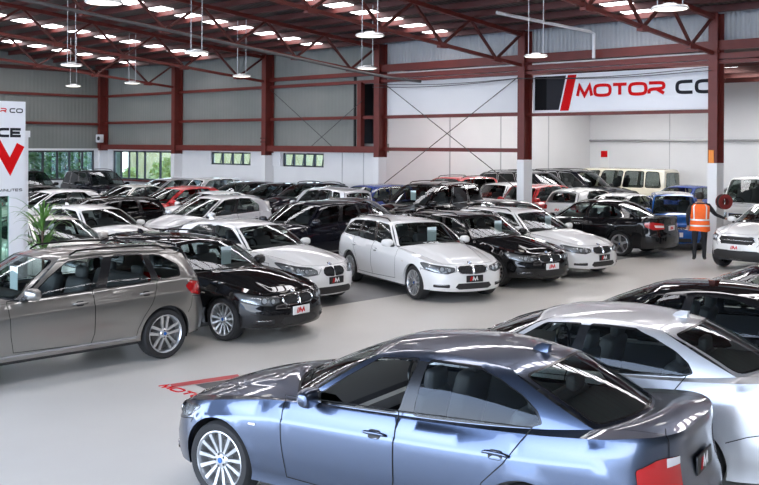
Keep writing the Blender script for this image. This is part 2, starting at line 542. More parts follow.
        s.F = Surf(lambda w, v: sec(F0(w), F1(w), F2(w), v, V((.6, 0, .8)), p.get('fbulge', .02)), (.006, .006), lim=(-1, 1, 0, 1))
        rb = p.get('rbow', .06)
        if p['hatch']:
            def R0(w): q = s.top(lerp(s.L, s.sC, abs(w))); return V((q.x+p.get('rin', .0), math.copysign(max(0, q.y-g1*abs(w)), w), q.z+h0))
        else:
            xrc = p['xrc']
            def R0(w): return V((C.x+(xrc-C.x)*(1-w*w), C.y*w, C.z+p.get('rz', .02)*(1-w*w)))
        def R1(w): return V((xr-rb*(1-w*w), yr*w, zr+cr*(1-w*w)))
        def R2(w): return V((xr+ix-rb*(1-w*w), (yr-iy)*w, zr+iz+cr*(1-w*w)))
        s.R0, s.R2 = R0, R2
        s.Rr = Surf(lambda w, v: sec(R0(w), R1(w), R2(w), v, V((-.6, 0, .6)), p.get('rbulge', .02)), (.006, .006), lim=(-1, 1, 0, 1), flip=True)
        def coons(c0, c1, d0, d1):
            def f(u, v):
                return c0(u)*(1-v)+c1(u)*v+d0(v)*(1-u)+d1(v)*u-(c0(0)*(1-u)*(1-v)+c0(1)*u*(1-v)+c1(0)*(1-u)*v+c1(1)*u*v)
            return f
        fl = lambda q: V((q.x, -q.y, q.z))
        s.roof = Surf(coons(lambda u: F2(2*u-1), lambda u: R2(2*u-1), lambda v: fl(T(v)), lambda v: T(v)), (.004, .004), lim=(0, 1, 0, 1))
        # hood: from the nose edge (|s| < sH) back to the cowl
        s.sH = s.sf(p['yH']); D = s.top(s.sH)
        def hs(v): q = D.lerp(A, v); q.z += p.get('hbow', .02)*4*v*(1-v); q.y += .5*p.get('hside', .05)*4*v*(1-v); return q
        s.hs = hs
        def h0f(u): w = 2*u-1; q = s.top(abs(w)*s.sH); return V((q.x, math.copysign(q.y, w), q.z))
        hc = coons(h0f, lambda u: F0(2*u-1), lambda v: fl(hs(v)), hs)
        hcz = p.get('hcrown', .03); crs = p.get('crease', .0)
        def hood(u, v):
            q = hc(u, v); w = 2*u-1
            q.z += hcz*(1-w*w)*4*v*(1-v)*.6 + hcz*.5*sm(v*6)*(1-w**4)
            if crs:
                c = abs(w); q.z += crs*sm((.78-.18*(1-v)-c)/.10)*sm(v*5)*sm((1-v)*5)
            return q
        s.hood = Surf(hood, (.004, .004), lim=(0, 1, 0, 1))
        s.fend = Surf(lambda u, v: s.top(lerp(s.sH, s.sA, u)).lerp(hs(u), v), (.004, .02), lim=(0, 1, 0, 1))
        s.shl = Surf(lambda u, v: s.top(lerp(s.sA, s.sC, u)).lerp(B(u), v), (.004, .02), lim=(0, 1, 0, 1))
        if not p['hatch']:
            s.sD = s.sr(p['yD']); Dr = s.top(s.sD)
            def ds(v): q = C.lerp(Dr, v); q.z += .012*4*v*(1-v); return q
            def d1(u): w = 2*u-1; q = s.top(lerp(s.L, s.sD, abs(w))); return V((q.x, math.copysign(q.y, w), q.z))
            dc = coons(lambda u: R0(2*u-1), d1, lambda v: fl(ds(v)), ds)
            s.deck = Surf(lambda u, v: dc(u, v)+V((0, 0, .02*(1-(2*u-1)**2)*4*v*(1-v))), (.004, .004), lim=(0, 1, 0, 1))
            s.haunch = Surf(lambda u, v: s.top(lerp(s.sC, s.sD, u)).lerp(ds(u), v), (.004, .02), lim=(0, 1, 0, 1))
def lerp(a, b, t): return a+(b-a)*t

# ------------------------------------------------------------------ wheels
def wheel_meshes(R_, w, style):
    """tyre and rim, outer face towards +y, centred on the axle"""
    t = MB(); rim = R_*.745
    t.lathe([(rim*.97, -w/2+.01), (rim*1.04, -w/2-.002), (R_*.93, -w/2-.004), (R_*.985, -w/2+.02), (R_, -w/2+.05), (R_, w/2-.05), (R_*.985, w/2-.02), (R_*.93, w/2+.004), (rim*1.05, w/2+.002), (rim*.97, w/2-.012)], M['tyre'], 40)
    r = MB(); al = M['darkalloy'] if style.endswith('dark') else M['alloy']
    r.lathe([(rim*1.0, w/2-.012), (rim*1.015, w/2-.002), (rim*.985, w/2+.001), (rim*.94, w/2-.012), (rim*.90, w/2-.05), (rim*.88, -w/2+.02)], al, 40)
    r.lathe([(rim*.9, w/2-.11), (.16*R_/.32, w/2-.115), (.155*R_/.32, w/2-.10), (.06, w/2-.10)], M['disc'], 32)
    r.lathe([(.07, w/2-.10), (.07, w/2-.035), (.055, w/2-.022)], al, 20)
    r.lathe([(.024, w/2-.018), (.022, w/2-.012), (.0, w/2-.010)], M['emb_blue'], 12)
    r.lathe([(.055, w/2-.022), (.024, w/2-.019)], al, 16)
    n, tw = {'radial': (13, 1), 'twin': (5, 2), 'five': (5, 1), 'seven': (7, 2)}[style.split('_')[0]]
    for k in range(n):
        for j in range(tw):
            a = 2*PI*k/n + PI/2
            off = 0 if tw == 1 else (-1, 1)[j]
            wi, wo = {'radial': (.024, .042), 'twin': (.032, .046), 'five': (.06, .07), 'seven': (.022, .028)}[style.split('_')[0]]
            da_i = off*(.026 if n == 5 else .024); da_o = off*(.052 if n == 5 else .040)
            prof = [(.05, w/2-.030), (rim*.5, w/2-.026), (rim*.85, w/2-.014), (rim*.96, w/2-.012)]
            vs = []; fs = []
            for i, (rr, yy) in enumerate(prof):
                f = i/(len(prof)-1); ww = lerp(wi, wo, f)*R_/.32; so = lerp(da_i, da_o, f)*R_/.32
                for sx_, dy in ((-.5, -.02), (-.42, 0), (.42, 0), (.5, -.02)):
                    vs.append((rr*math.cos(a)-(so+sx_*ww)*math.sin(a), yy+dy, rr*math.sin(a)+(so+sx_*ww)*math.cos(a)))
            for i in range(len(prof)-1):
                for q in range(3):
                    b = 4*i+q; fs.append((b, b+4, b+5, b+1))
            r.add(vs, fs, al)
    for k in range(5):
        a = 2*PI*k/5; r.lathe([(.011, w/2-.02), (.0, w/2-.02)], M['plastic'], 6, c=(.05*math.cos(a), .006, .05*math.sin(a)))
    return t.mesh('tyre'), r.mesh('rim')

def mirror_y(me):
    m2 = me.copy()
    return m2

# ------------------------------------------------------------------ car assembly: returns list of (name, mesh, parent_name, local matrix)
PAINT = paint_mat('car body paint', (.8, .8, .8))     # stand-in, replaced per car
class Template:
    def __init__(s, key): s.key = key; s.parts = []
    def add(s, name, mb, parent=None, loc=(0, 0, 0), rz=0, smooth=35, label=None, opt=None):
        if isinstance(mb, MB):
            if not mb.f: return None
            mb = mb.mesh(name, smooth)
        s.parts.append(dict(name=name, mesh=mb, parent=parent, loc=loc, rz=rz, label=label, opt=opt)); return len(s.parts)-1

def disc(mb, c, n, r, m, k=14, depth=.006, ring=None):
    n = V(n).normalized(); x = n.cross(V((0, 0, 1)));
    if x.length < 1e-3: x = V((0, 1, 0))
    x.normalize(); y = n.cross(x); c = V(c)
    vs = [c+(x*math.cos(2*PI*i/k)+y*math.sin(2*PI*i/k))*r for i in range(k)]
    vs2 = [q+n*depth for q in vs]; vs3 = [c+n*depth*1.6]
    mb.add(vs+vs2+vs3, [(i, (i+1) % k, k+(i+1) % k, k+i) for i in range(k)]+[(k+i, k+(i+1) % k, 2*k) for i in range(k)], m)
    if ring:
        mb.tube([c+n*depth+(x*math.cos(2*PI*i/k)+y*math.sin(2*PI*i/k))*r for i in range(k)], r*.12, ring, 6, closed=True)

def build_template(key, p):
    s = Shape(p); S = s.S; T = Template(key); W = p['W']; hb = p['hb']; Rw = p['R']; Ra = p['Ra']; st = p.get('step', .07)
    zbf, zbs, zbr = p.get('zbot', (.20, .24, .26))
    # --- outline of the half body side in (s, z)
    bot = []
    def arch(xa):
        a0 = math.asin(max(-.95, min(.95, (zbs-Rw)/Ra)))
        return [(s.sx(xa+Ra*math.cos(a)), Rw+Ra*math.sin(a)) for a in lin(a0, PI-a0, 22)]
    sf0, sf1 = arch(hb)[0][0], arch(hb)[-1][0]; sr0, sr1 = arch(-hb)[0][0], arch(-hb)[-1][0]
    for t in lin(0, sf0, 12)[:-1]: bot.append((t, lerp(zbf, zbs, sm(t/sf0))))
    bot += arch(hb)
    for t in lin(sf1, sr0, 16)[1:-1]: bot.append((t, zbs))
    bot += arch(-hb)
    for t in lin(sr1, s.L, 12)[1:]: bot.append((t, lerp(zbs, zbr, sm((t-sr1)/(s.L-sr1)*2))))
    topb = [(t, s.ztop(t)) for t in lin(s.L, 0, 90)]
    dom = bot+topb
    regs = []
    for nm in p['regs']:
        q = s.poly(p['regs'][nm]) if not callable(p['regs'][nm]) else p['regs'][nm](s)
        if nm in p.get('round', ()): q = rnd(q, .022)
        regs.append((nm, q))
    ext = []
    for zn in p.get('creases', (.795, .832)):
        ext.append([(t, s.zb+zn*(s.ztop(t)-s.zb)) for t in lin(s.sx(hb+.15), s.sx(-hb-.45), 40)])
    vs, F = triangulate(dom, regs, st, extra=ext)
    D = dict(regs)
    body = MB(); body.slot(PAINT)
    emit(body, S, vs, F.get('rest', []), PAINT)
    # strips between the body edge and the hood / glasshouse / deck
    grid(body, s.fend, lin(0, 1, 14), lin(0, 1, 3), PAINT)
    grid(body, s.shl, lin(0, 1, 24), lin(0, 1, 3), PAINT)
    # wheel arch lips
    for xa in (hb, -hb):
        vv = []; ff = []; A = arch(xa)
        for t, z in A:
            q = S(t, z); vv += [q, V((q.x, q.y-.05, q.z))]
        for i in range(len(A)-1): ff.append((2*i, 2*i+2, 2*i+3, 2*i+1))
        body.add(vv, ff, PAINT); body.add([V((q.x, -q.y, q.z)) for q in vv], [tuple(reversed(f)) for f in ff], PAINT)
    # --- glasshouse side
    gs = p['side_glass']; regG = []
    gs = [(nm, [(a, .04+(b-.04)*1.075) for a, b in q]) for nm, q in gs]
    for nm, q in gs: regG.append((nm, rnd(q, .05, (2.2, .5)) if nm != 'pillar' else q))
    trimsG = [('trim', grow(q, (.008, .03))) for nm, q in regG if nm != 'pillar']
    su = 2.2; sv = .5
    vg, FG = triangulate([(0, 0), (1, 0), (1, 1), (0, 1)], regG+trimsG, .06, su, sv)
    emit(body, s.G, vg, FG.get('rest', []), PAINT)
    # --- screens
    wf = p.get('wf', .93); v0, v1 = p.get('vf', (.03, .905))
    regF = [('glass', rnd([(-wf, v0), (wf, v0), (wf-.02, v1), (-wf+.02, v1)], .06, (.7, .75)))]
    vf, FF = triangulate([(-1, 0), (1, 0), (1, 1), (-1, 1)], regF+[('trim', grow(regF[0][1], (.02, .025)))], .08, .7, .75)
    emit(body, s.F, vf, FF.get('rest', []), PAINT, mirror=False)
    wr = p.get('wr', .88); r0, r1 = p.get('vr', (.06, .88)); wr2 = p.get('wr2', wr)
    regR = [('glass', rnd([(-wr, r0), (wr, r0), (wr2, r1), (-wr2, r1)], .07, (.65, .6)))]
    vr, FR = triangulate([(-1, 0), (1, 0), (1, 1), (-1, 1)], regR+[('trim', grow(regR[0][1], (.02, .03)))], .08, .65, .6)
    if p['hatch']:
        tg = MB(); tg.slot(PAINT); emit(tg, s.Rr, vr, FR.get('rest', []), PAINT, mirror=False)
    else: emit(body, s.Rr, vr, FR.get('rest', []), PAINT, mirror=False)
    # roof
    roofm = p.get('roofmat', PAINT)
    grid(body, s.roof, lin(0, 1, 16), lin(0, 1, 18), roofm, mirror=False)
    if not p['hatch']: grid(body, s.haunch, lin(0, 1, 10), lin(0, 1, 3), PAINT)
    T.add('body', body)
    # hood
    h = MB(); grid(h, s.hood, lin(0, 1, 24), lin(0, 1, 16), PAINT, mirror=False); T.add('bonnet', h)
    seam = MB()
    gw = p.get('gapw', .008)
    sl = [(0, t) for t in lin(0, 1, 12)]
    strip(seam, s.hood, [(.003, t) for t in lin(0.02, .99, 12)], .006, M['seam'], .002, sc=(1.3, 1.), mirror=True)
    strip(seam, s.hood, [(t, .008) for t in lin(0, 1, 16)], .006, M['seam'], .002, sc=(1.3, 1.), mirror=False)
    # doors, bumpers and other body-side regions
    dl = {}
    sep = {'front_bumper': True, 'rear_bumper': True}
    lidx = None
    for nm, q in regs:
        if nm not in F: continue
        if nm.startswith('door'):
            for side in (1, -1):
                d = MB(); d.slot(PAINT); emit(d, S, vs, F[nm], PAINT, mirror=side < 0, base=side > 0)
                i = T.add('door', d)
                if nm in p['handles']:
                    hx, hz = p['handles'][nm]; t = s.sx(hx); c = S(t, hz); n = S.nrm(t, hz)
                    hm = MB(); hm.slot(PAINT)
                    cup = MB()
                    pts = []
                    for k in lin(-.10, .10, 8):
                        q_ = S(s.sx(hx+k), hz+.002); nn = S.nrm(s.sx(hx+k), hz); pts.append(q_+nn*(.012+.020*math.cos(k/.10*PI/2)**.5 if abs(k) < .0999 else .008))
                    if side < 0: pts = [V((a.x, -a.y, a.z)) for a in pts]
                    hm.tube(pts, [.010, .013, .015, .016, .016, .016, .015, .013, .010], p.get('handlemat', PAINT), 8)
                    ring = rnd([(s.sx(hx+.055), hz-.03), (s.sx(hx-.055), hz-.03), (s.sx(hx-.055), hz+.034), (s.sx(hx+.055), hz+.034)], .03)
                    vv, f2 = triangulate(ring, [], .03)
                    emit(hm, S, vv, f2['rest'], M['plastic'], .0015, mirror=side < 0, base=side > 0)
                    T.add('door_handle', hm, i)
            strip(seam, S, rs(q, .05), gw, M['seam'], closed=True)
        elif nm in ('front_bumper', 'rear_bumper', 'sill', 'boot_lid', 'tailgate', 'cladding', 'intake', 'lower_band'):
            m = M['plastic'] if nm in ('cladding', 'intake', 'lower_band') else PAINT
            if nm == 'tailgate': emit(tg, S, vs, F[nm], PAINT); strip(seam, S, [t for t in q if t[0] < s.L-.01], gw, M['seam']); continue
            d = MB(); d.slot(PAINT); emit(d, S, vs, F[nm], m)
            if nm == 'boot_lid':
                grid(d, s.deck, lin(0, 1, 20), lin(0, 1, 12), PAINT, mirror=False)
                strip(seam, S, [t for t in q if t[0] < s.L-.01], gw, M['seam'])
                strip(seam, s.deck, [(.012, t) for t in lin(0.06, 1, 8)], .007, M['seam'], .002, sc=(1.2, .6))
            elif nm in ('front_bumper', 'rear_bumper'):
                strip(seam, S, [t for t in q if .01 < t[0] < s.L-.01 and t[1] > .2], gw, M['seam'])
            if nm in ('front_bumper',): fbi = T.add(nm, d)
            elif nm == 'intake': T.add('air_intake', d)
            elif nm == 'lower_band': T.add('lower_trim', d)
            else: T.add(nm, d)
        elif nm in ('headlight', 'headlight_low'):
            for side in (1, -1):
                d = MB(); emit(d, S, vs, F[nm], M['lampsilver'], -.012, mirror=side < 0, base=side > 0)
                i = T.add('headlight', d)
                g = MB(); emit(g, S, vs, F[nm], M['lampglass'], .001, mirror=side < 0, base=side > 0); T.add('lamp_cover', g, i)
                strip(seam, S, q, .012, M['lampdark'], .001, closed=True, mirror=side < 0, base=side > 0)
                for (k, a, z, r) in p.get('lenses', []):
                    ln = MB(); t, z = s.pt((k, a, z)); c = S(t, z, -.010); n = S.nrm(t, z)*.5+V((.5, 0, 0))
                    if side < 0: c = V((c.x, -c.y, c.z)); n = V((n.x, -n.y, n.z))
                    disc(ln, c, n, r*1.4, M['chrome'], 16, .003); disc(ln, c+n.normalized()*.003, n, r*1.1, M['lens'], 14, .006, M['lampdark'])
                    T.add('lens', ln, i)
        elif nm.startswith('tail'):
            if nm == 'tail_white': continue
            for side in (1, -1):
                d = MB(); emit(d, S, vs, F[nm], M['tailred'], .004, mirror=side < 0, base=side > 0)
                i = T.add('tail_light', d)
                if 'tail_white' in D and 'tail_white' in F:
                    g = MB(); emit(g, S, vs, F['tail_white'], M['tailwhite'], .004, mirror=side < 0, base=side > 0); T.add('reversing_lens', g, i)
                strip(seam, S, q, .008, M['seam'], .003, closed=True, mirror=side < 0, base=side > 0)
        elif nm == 'kidney':
            for side in (1, -1):
                d = MB(); emit(d, S, vs, F[nm], M['plastic'], -.004, mirror=side < 0, base=side > 0)
                # slats
                y0 = min(a for a, b in q); y1 = max(a for a, b in q); z0 = min(b for a, b in q); z1 = max(b for a, b in q)
                for k in range(1, 9):
                    t = lerp(y0, y1, k/9)
                    pts = [S(t, z, .002) for z in lin(z0+.012, z1-.012, 4)]
                    if side < 0: pts = [V((a.x, -a.y, a.z)) for a in pts]
                    d.tube(pts, .0045, M['trim'], 4)
                i = T.add('grille', d)
                g = MB(); pts = [S(a, b, .004) for a, b in rs(q, .02)]
                if side < 0: pts = [V((a.x, -a.y, a.z)) for a in pts]
                g.tube(pts, .011, p.get('kidneymat', M['chrome']), 6, closed=True); T.add('grille_frame', g, i)
        elif nm == 'grille':
            d = MB(); emit(d, S, vs, F[nm], M['plastic'], -.003)
            z0 = min(b for a, b in q); z1 = max(b for a, b in q); y1 = max(a for a, b in q)
            for k in range(1, 4):
                z = lerp(z0, z1, k/4); pts = [S(t, z, .004) for t in lin(-y1*.86, y1*.86, 12)]
                d.tube(pts, .007, M['trim'] if k != 2 else M['chrome'], 5)
            i = T.add('grille', d)
            g = MB(); pts = [S(a, b, .004) for a, b in q if a > .004]; pts = pts+[V((a.x, -a.y, a.z)) for a in reversed(pts)]
            g.tube(pts, .009, M['chrome'], 6, closed=True); T.add('grille_frame', g, i)
        elif nm == 'fog':
            for side in (1, -1):
                d = MB(); emit(d, S, vs, F[nm], M['plastic'], -.004, mirror=side < 0, base=side > 0)
                a = sum(t[0] for t in q)/len(q); b = sum(t[1] for t in q)/len(q)
                c = S(a, b, -.002); n = S.nrm(a, b)
                w_ = max(t[0] for t in q)-min(t[0] for t in q)
                for zz in (-.018, .018):
                    pts = [S(a+k, b+zz, .004) for k in lin(-w_*.36, w_*.36, 4)]
                    if side < 0: pts = [V((v_.x, -v_.y, v_.z)) for v_ in pts]
                    d.tube(pts, .005, M['chrome'] if zz > 0 else M['trim'], 5)
                T.add('fog_light_surround', d)
    if p['hatch']: T.add('tailgate', tg)
    # side glass, pillars, trims
    bp = MB(); emit(bp, s.G, vg, FG.get('trim', []), M['trim']); emit(bp, s.F, vf, FF.get('trim', []), M['trim'], mirror=False)
    emit(bp, s.Rr, vr, FR.get('trim', []), M['trim'], mirror=False)
    if 'pillar' in FG: emit(bp, s.G, vg, FG['pillar'], M['trim'])
    T.add('window_trim', bp)
    for nm, q in regG:
        if nm == 'pillar': continue
        for side in (1, -1):
            d = MB(); emit(d, s.G, vg, FG.get(nm, []), M['privacy'] if (nm != 'front' and p.get('privacy')) else M['glass'], -.004, mirror=side < 0, base=side > 0)
            T.add('side_window', d, opt=(nm, side))
        if p.get('chromeline'):
            g = MB(); strip(g, s.G, grow(q, (.006, .022)), .012, M['chrome'], .002, closed=True, sc=(su, sv)); T.add('chrome_trim', g)
    d = MB(); emit(d, s.F, vf, FF['glass'], M['glass'], -.003, mirror=False); T.add('windscreen', d)
    d = MB(); emit(d, s.Rr, vr, FR['glass'], M['privacy'] if p.get('privacy') else M['glass'], -.003, mirror=False); T.add('rear_window', d)
    # wipers and cowl
    wp = MB()
    grid(wp, Surf(lambda u, v: s.F0(2*u-1).lerp(s.F(2*u-1, .03), v)+V((.0, 0, .004)), (.01, .05), lim=(0, 1, 0, 1)), lin(0, 1, 12), [0, 1], M['plastic'], mirror=False)
    for w0, w1, va in ((-.05, .62, .10), (-.75, -.05, .09)):
        a = s.F(w0, .01, .012); b = s.F((w0+w1)/2, va*.8, .014); c = s.F(w1, va*1.3, .012)
        wp.tube([a, b, c], .006, M['plastic'], 5)
    T.add('wiper', wp)
    if 'panelgaps' in p:
        for q in p['panelgaps']: strip(seam, S, s.poly(q), gw, M['seam'])
    T.add('panel_gap', seam)
    # mirrors
    mx, mz = p.get('mirror', (p['xA']-.12, .98))
    for side in (1, -1):
        g = MB(); g.slot(PAINT); y = s.B(.1).y
        N = 10; vv = []; ff = []
        for i in range(N+1):
            f = PI*i/N; yy = y+.115-.115*math.cos(f); rr = math.sin(f)**.55
            for k in range(14):
                a = 2*PI*k/14; cx = math.copysign(abs(math.cos(a))**.75, math.cos(a)); cz = math.copysign(abs(math.sin(a))**.75, math.sin(a))
                vv.append(V((mx+cx*rr*(.10 if cx > 0 else .055)-.04*(i/N), yy*side, mz+.02+cz*rr*.078)))
        for i in range(N):
            for k in range(14):
                f = (i*14+k, i*14+(k+1) % 14, (i+1)*14+(k+1) % 14, (i+1)*14+k); ff.append(f if side < 0 else tuple(reversed(f)))
        g.add(vv, ff, PAINT)
        g.rbox((mx+.03, (y+.015)*side, mz-.04), (.09, .10, .04), M['plastic'], .012)
        i = T.add('door_mirror', g)
        gl = MB(); gl.rbox((mx-.060, (y+.115)*side, mz+.02), (.012, .16, .095), M['chrome'], .005); T.add('mirror_glass', gl, i)
    # emblem and plates
    if p.get('roundel'):
        e = MB(); t, z = 0, s.ztop(0)-.0
        c = s.hood(.5, .035, .004); n = s.hood.nrm(.5, .035); disc(e, c, n, .041, M['trim'], 20, .004, M['chrome'])
        x = V((0, 1, 0)); y = n.cross(x); c2 = c+n*.0075
        for k in range(4):
            pts = [c2]+[c2+(x*math.cos(a)+y*math.sin(a))*.026 for a in lin(k*PI/2, k*PI/2+PI/2, 4)]
            e.add(pts, [(0, i, i+1) for i in range(1, 5)], M['ink_wht'] if k % 2 else M['emb_blue'])
        T.add('bonnet_emblem', e)
    for nm, zz, t in (('front_plate', p['plate'][0], 0.), ('rear_plate', p['plate'][1], s.L)):
        c = S(t, zz); n = V((1, 0, 0)) if t == 0 else V((-1, 0, 0))
        c.x += .012*n.x
        for dark in (0, 1):
            e = MB(); ux = V((0, 1, 0)) if n.x > 0 else V((0, -1, 0)); uy = V((0, 0, 1))
            e.rbox(c, (.018, .37, .13), M['plateb'] if dark else M['platew'], .008)
            o_ = c+n*.0095-uy*.042
            for k in range(2):
                a = o_-ux*(.115-.03*k); vv = [a, a+ux*.018, a+ux*.043+uy*.084, a+ux*.025+uy*.084]
                e.add([q+n*.001 for q in vv], [(0, 1, 2, 3)], M['ink_red'])
            letters(e, 'M', o_-ux*.045, ux, uy, .084, M['ink_wht'] if dark else M['ink_red'], .26, depth=.002, nrm=n)
            T.add('number_plate', e, opt=('plate', nm, dark))
    # under-body, wheel wells, cabin
    u = MB(); u.box((0, 0, zbs+.0), (2*hb-2*Ra-.02, 2*W-.22, .10), M['plastic'])
    nose, tail = p['nose'], p['tail']
    u.box(((nose-.22+hb+Ra)/2, 0, .33), (nose-.22-hb-Ra, 1.1, .2), M['plastic']); u.box(((tail+.2-hb-Ra)/2, 0, .36), (abs(tail+.2+hb+Ra), 1.2, .2), M['plastic'])
    u.box((hb, 0, .5), (2*Ra+.05, 1.0, .5), M['plastic']); u.box((-hb, 0, .5), (2*Ra+.05, 1.0, .5), M['plastic'])
    for xa in (hb, -hb):
        for sg in (1, -1):
            A = [(xa+(Ra+.004)*math.cos(a), (Rw+(Ra+.004)*math.sin(a))) for a in lin(-.25, PI+.25, 18)]
            vv = []; ff = []
            for x, z in A: vv += [(x, sg*(W-.075), z), (x, sg*.48, z)]
            for i in range(len(A)-1): ff.append((2*i, 2*i+1, 2*i+3, 2*i+2) if sg > 0 else (2*i+2, 2*i+3, 2*i+1, 2*i))
            u.add(vv, ff, M['plastic'])
    T.add('underbody', u)
    cb = MB(); xa = p['xA']; rx = p.get('cabrear', -1.75); zs = s.ztop(s.sx(0))
    cb.box(((xa+rx)/2, 0, .34), (xa-rx, 1.5, .04), M['cabin'])
    for sg in (1, -1):
        vv = []; ff = []
        for t in lin(0, 1, 14):
            x = lerp(xa-.05, rx, t); y = min(W-.13, S(s.sx(x), s.ztop(s.sx(x))-.02).y-.05)
            vv += [(x, sg*y, .34), (x, sg*y, s.ztop(s.sx(x))-.01)]
        for i in range(14): ff.append((2*i, 2*i+1, 2*i+3, 2*i+2))
        cb.add(vv, ff, M['cabin'])
    # dashboard
    dx = xa-.18; F0c = s.F0(0)
    pr = [(F0c.x-.03, F0c.z-.03), (xa-.02, zs+.055), (dx-.08, zs+.05), (dx-.17, zs-.01), (dx-.19, zs-.10), (dx-.10, zs-.22), (dx-.05, .40)]
    vv = []; ff = []
    for k, (x, z) in enumerate(pr): y = .30 if k == 0 else W-.24; vv += [(x, -y, z), (x, y, z)]
    for i in range(len(pr)-1): ff.append((2*i, 2*i+1, 2*i+3, 2*i+2))
    cb.add(vv, ff, M['cabin'])
    cb.box((dx-.20, .1, zs-.11), (.05, 1.2, .11), M['beige'], Matrix.Rotation(R(-15), 3, 'Y'))
    cb.tube([(dx-.24+.02*math.cos(a), -.37+.18*math.sin(a), zs+.0+.18*math.cos(a)) for a in lin(0, 2*PI, 20)[:-1]], .015, M['trim'], 6, closed=True)
    cb.box((dx-.23, -.37, zs), (.05, .15, .12), M['trim'])
    if not p['hatch']:
        C = s.B(1); q = s.R0(0)
        cb.add([(C.x+.45, -.62, C.z-.01), (C.x+.45, .62, C.z-.01), (q.x+.03, .62, C.z-.02), (q.x+.03, -.62, C.z-.02)], [(0, 1, 2, 3)], M['cabin'])
    ci = T.add('cabin', cb)
    zr = p['rf'][2]; hs_ = p.get('seatz', 0.)
    rowsx = p.get('seats', (-.20, -1.02))
    for sg in (1, -1):
        e = MB(); x = rowsx[0]
        e.rbox((x+.22, sg*.37, .50+hs_), (.50, .50, .17), M['seat'], .06)
        e.rbox((x-.10, sg*.37, .80+hs_), (.16, .48, .60), M['seat'], .07, Matrix.Rotation(R(-14), 3, 'Y'))
        e.rbox((x-.20, sg*.37, 1.155+hs_), (.10, .25, .17), M['seat'], .045, Matrix.Rotation(R(-8), 3, 'Y'))
        T.add('front_seat', e, ci)
    e = MB(); x = rowsx[1]
    e.rbox((x+.2, 0, .52+hs_), (.48, 1.25, .16), M['seat'], .06)
    e.rbox((x-.12, 0, .80+hs_), (.16, 1.25, .55), M['seat'], .07, Matrix.Rotation(R(-20), 3, 'Y'))
    for y in (-.36, .36): e.rbox((x-.23, y, 1.10+hs_), (.09, .24, .14), M['seat'], .04)
    T.add('rear_bench', e, ci)
    e = MB(); q = s.F(.0, .80, -.05); e.rbox(q, (.03, .22, .06), M['plastic'], .012); T.add('rear_view_mirror', e)
    # roof furniture
    if p.get('rails'):
        for sg in (1, -1):
            e = MB(); a0, a1 = p['rails']; pts = []
            for k in lin(a0, a1, 14):
                q = s.T(k); hgt = p.get('railh', .045)*min(1, (k-a0)/.06+.02, (a1-k)/.06+.02); pts.append((q.x, (q.y+.025)*sg, q.z+hgt+.004))
            e.tube(pts, .014, p.get('railmat', M['trim']), 8); T.add('roof_rail', e, opt=('rail',))
    if p.get('fin'):
        e = MB(); fx = p['fin']; e.slot(PAINT)
        v = (fx-p['rf'][0])/(p['rr'][0]-p['rf'][0]); z = s.roof(.5, v).z-.002
        base = [(fx+.10, 0), (fx+.06, .024), (fx-.05, .03), (fx-.07, 0.), (fx-.05, -.03), (fx+.06, -.024)]
        topv = [(fx+.03, 0), (fx-.01, .006), (fx-.045, .008), (fx-.055, 0), (fx-.045, -.008), (fx-.01, -.006)]
        vv = [(a, b, z) for a, b in base]+[(lerp(a, c, .55)-.005, lerp(b, d_, .45), z+.042) for (a, b), (c, d_) in zip(base, topv)]+[(a-.02, b, z+.062) for a, b in topv]
        ff = [(i, (i+1) % 6, 6+(i+1) % 6, 6+i) for i in range(6)]+[(6+i, 6+(i+1) % 6, 12+(i+1) % 6, 12+i) for i in range(6)]+[tuple(range(12, 18))]
        e.add(vv, ff, PAINT); T.add('aerial_fin', e)
    if p.get('sunroof'):
        e = MB(); grid(e, s.roof, lin(.2, .8, 8), lin(.12, .42, 6), M['trim'], .004, mirror=False); T.add('sunroof', e)
    if p.get('spoiler') and p['hatch']:
        e = MB(); e.slot(PAINT); f = lambda u, v: V(s.R2(2*u-1))+V((.06-.26*v, 0, .012-.035*v+.02*math.sin(PI*v)))
        sp = Surf(f, (.01, .02), lim=(0, 1, 0, 1)); grid(e, sp, lin(.1, .9, 14), lin(0, 1, 5), PAINT, mirror=False)
        f2 = Surf(lambda u, v: f(u, 1)+V((.14*v, 0, -.045*v)), (.01, .02), lim=(0, 1, 0, 1)); grid(e, f2, lin(.1, .9, 14), [0, 1], PAINT, mirror=False)
        T.add('rear_spoiler', e)
    # side repeaters
    if 'repeater' in p:
        hx, hz = p['repeater']; q = rnd([(s.sx(hx+.04), hz-.009), (s.sx(hx-.035), hz-.009), (s.sx(hx-.035), hz+.011), (s.sx(hx+.04), hz+.006)], .008)
        vv, f2 = triangulate(q, [], .04)
        for side in (1, -1): e = MB(); emit(e, S, vv, f2['rest'], M['amber'], .004, mirror=side < 0, base=side > 0); T.add('side_repeater', e)
    if p.get('sillstrip'):
        zs_ = p['sillstrip']
        for side in (1, -1):
            e = MB(); strip(e, S, [(s.sx(x), zs_) for x in lin(hb-Ra-.05, -hb+Ra+.05, 10)], .035, M['lampsilver'], .008, mirror=side < 0, base=side > 0); T.add('sill_strip', e)
    # wheels
    ty, ri = wheel_meshes(Rw, p.get('tw', .215), p['rim'])
    for xa in (hb, -hb):
        for sg in (1, -1):
            yc = S(s.sx(xa), Rw+Ra+.01).y-.02-p.get('tw', .215)/2
            i = T.add('wheel', ty, loc=(xa, sg*yc, Rw), rz=0 if sg > 0 else PI)
            T.add('rim', ri, i, loc=(0, 0, 0))
    # window card
    e = MB(); q = s.F(p.get('cardw', .12), .50, -.07); q.x -= .03
    e.box(q, (.004, .21, .29), M['card'])
    T.add('price_card', e, opt=('card',))
    T.shape = s
    return T

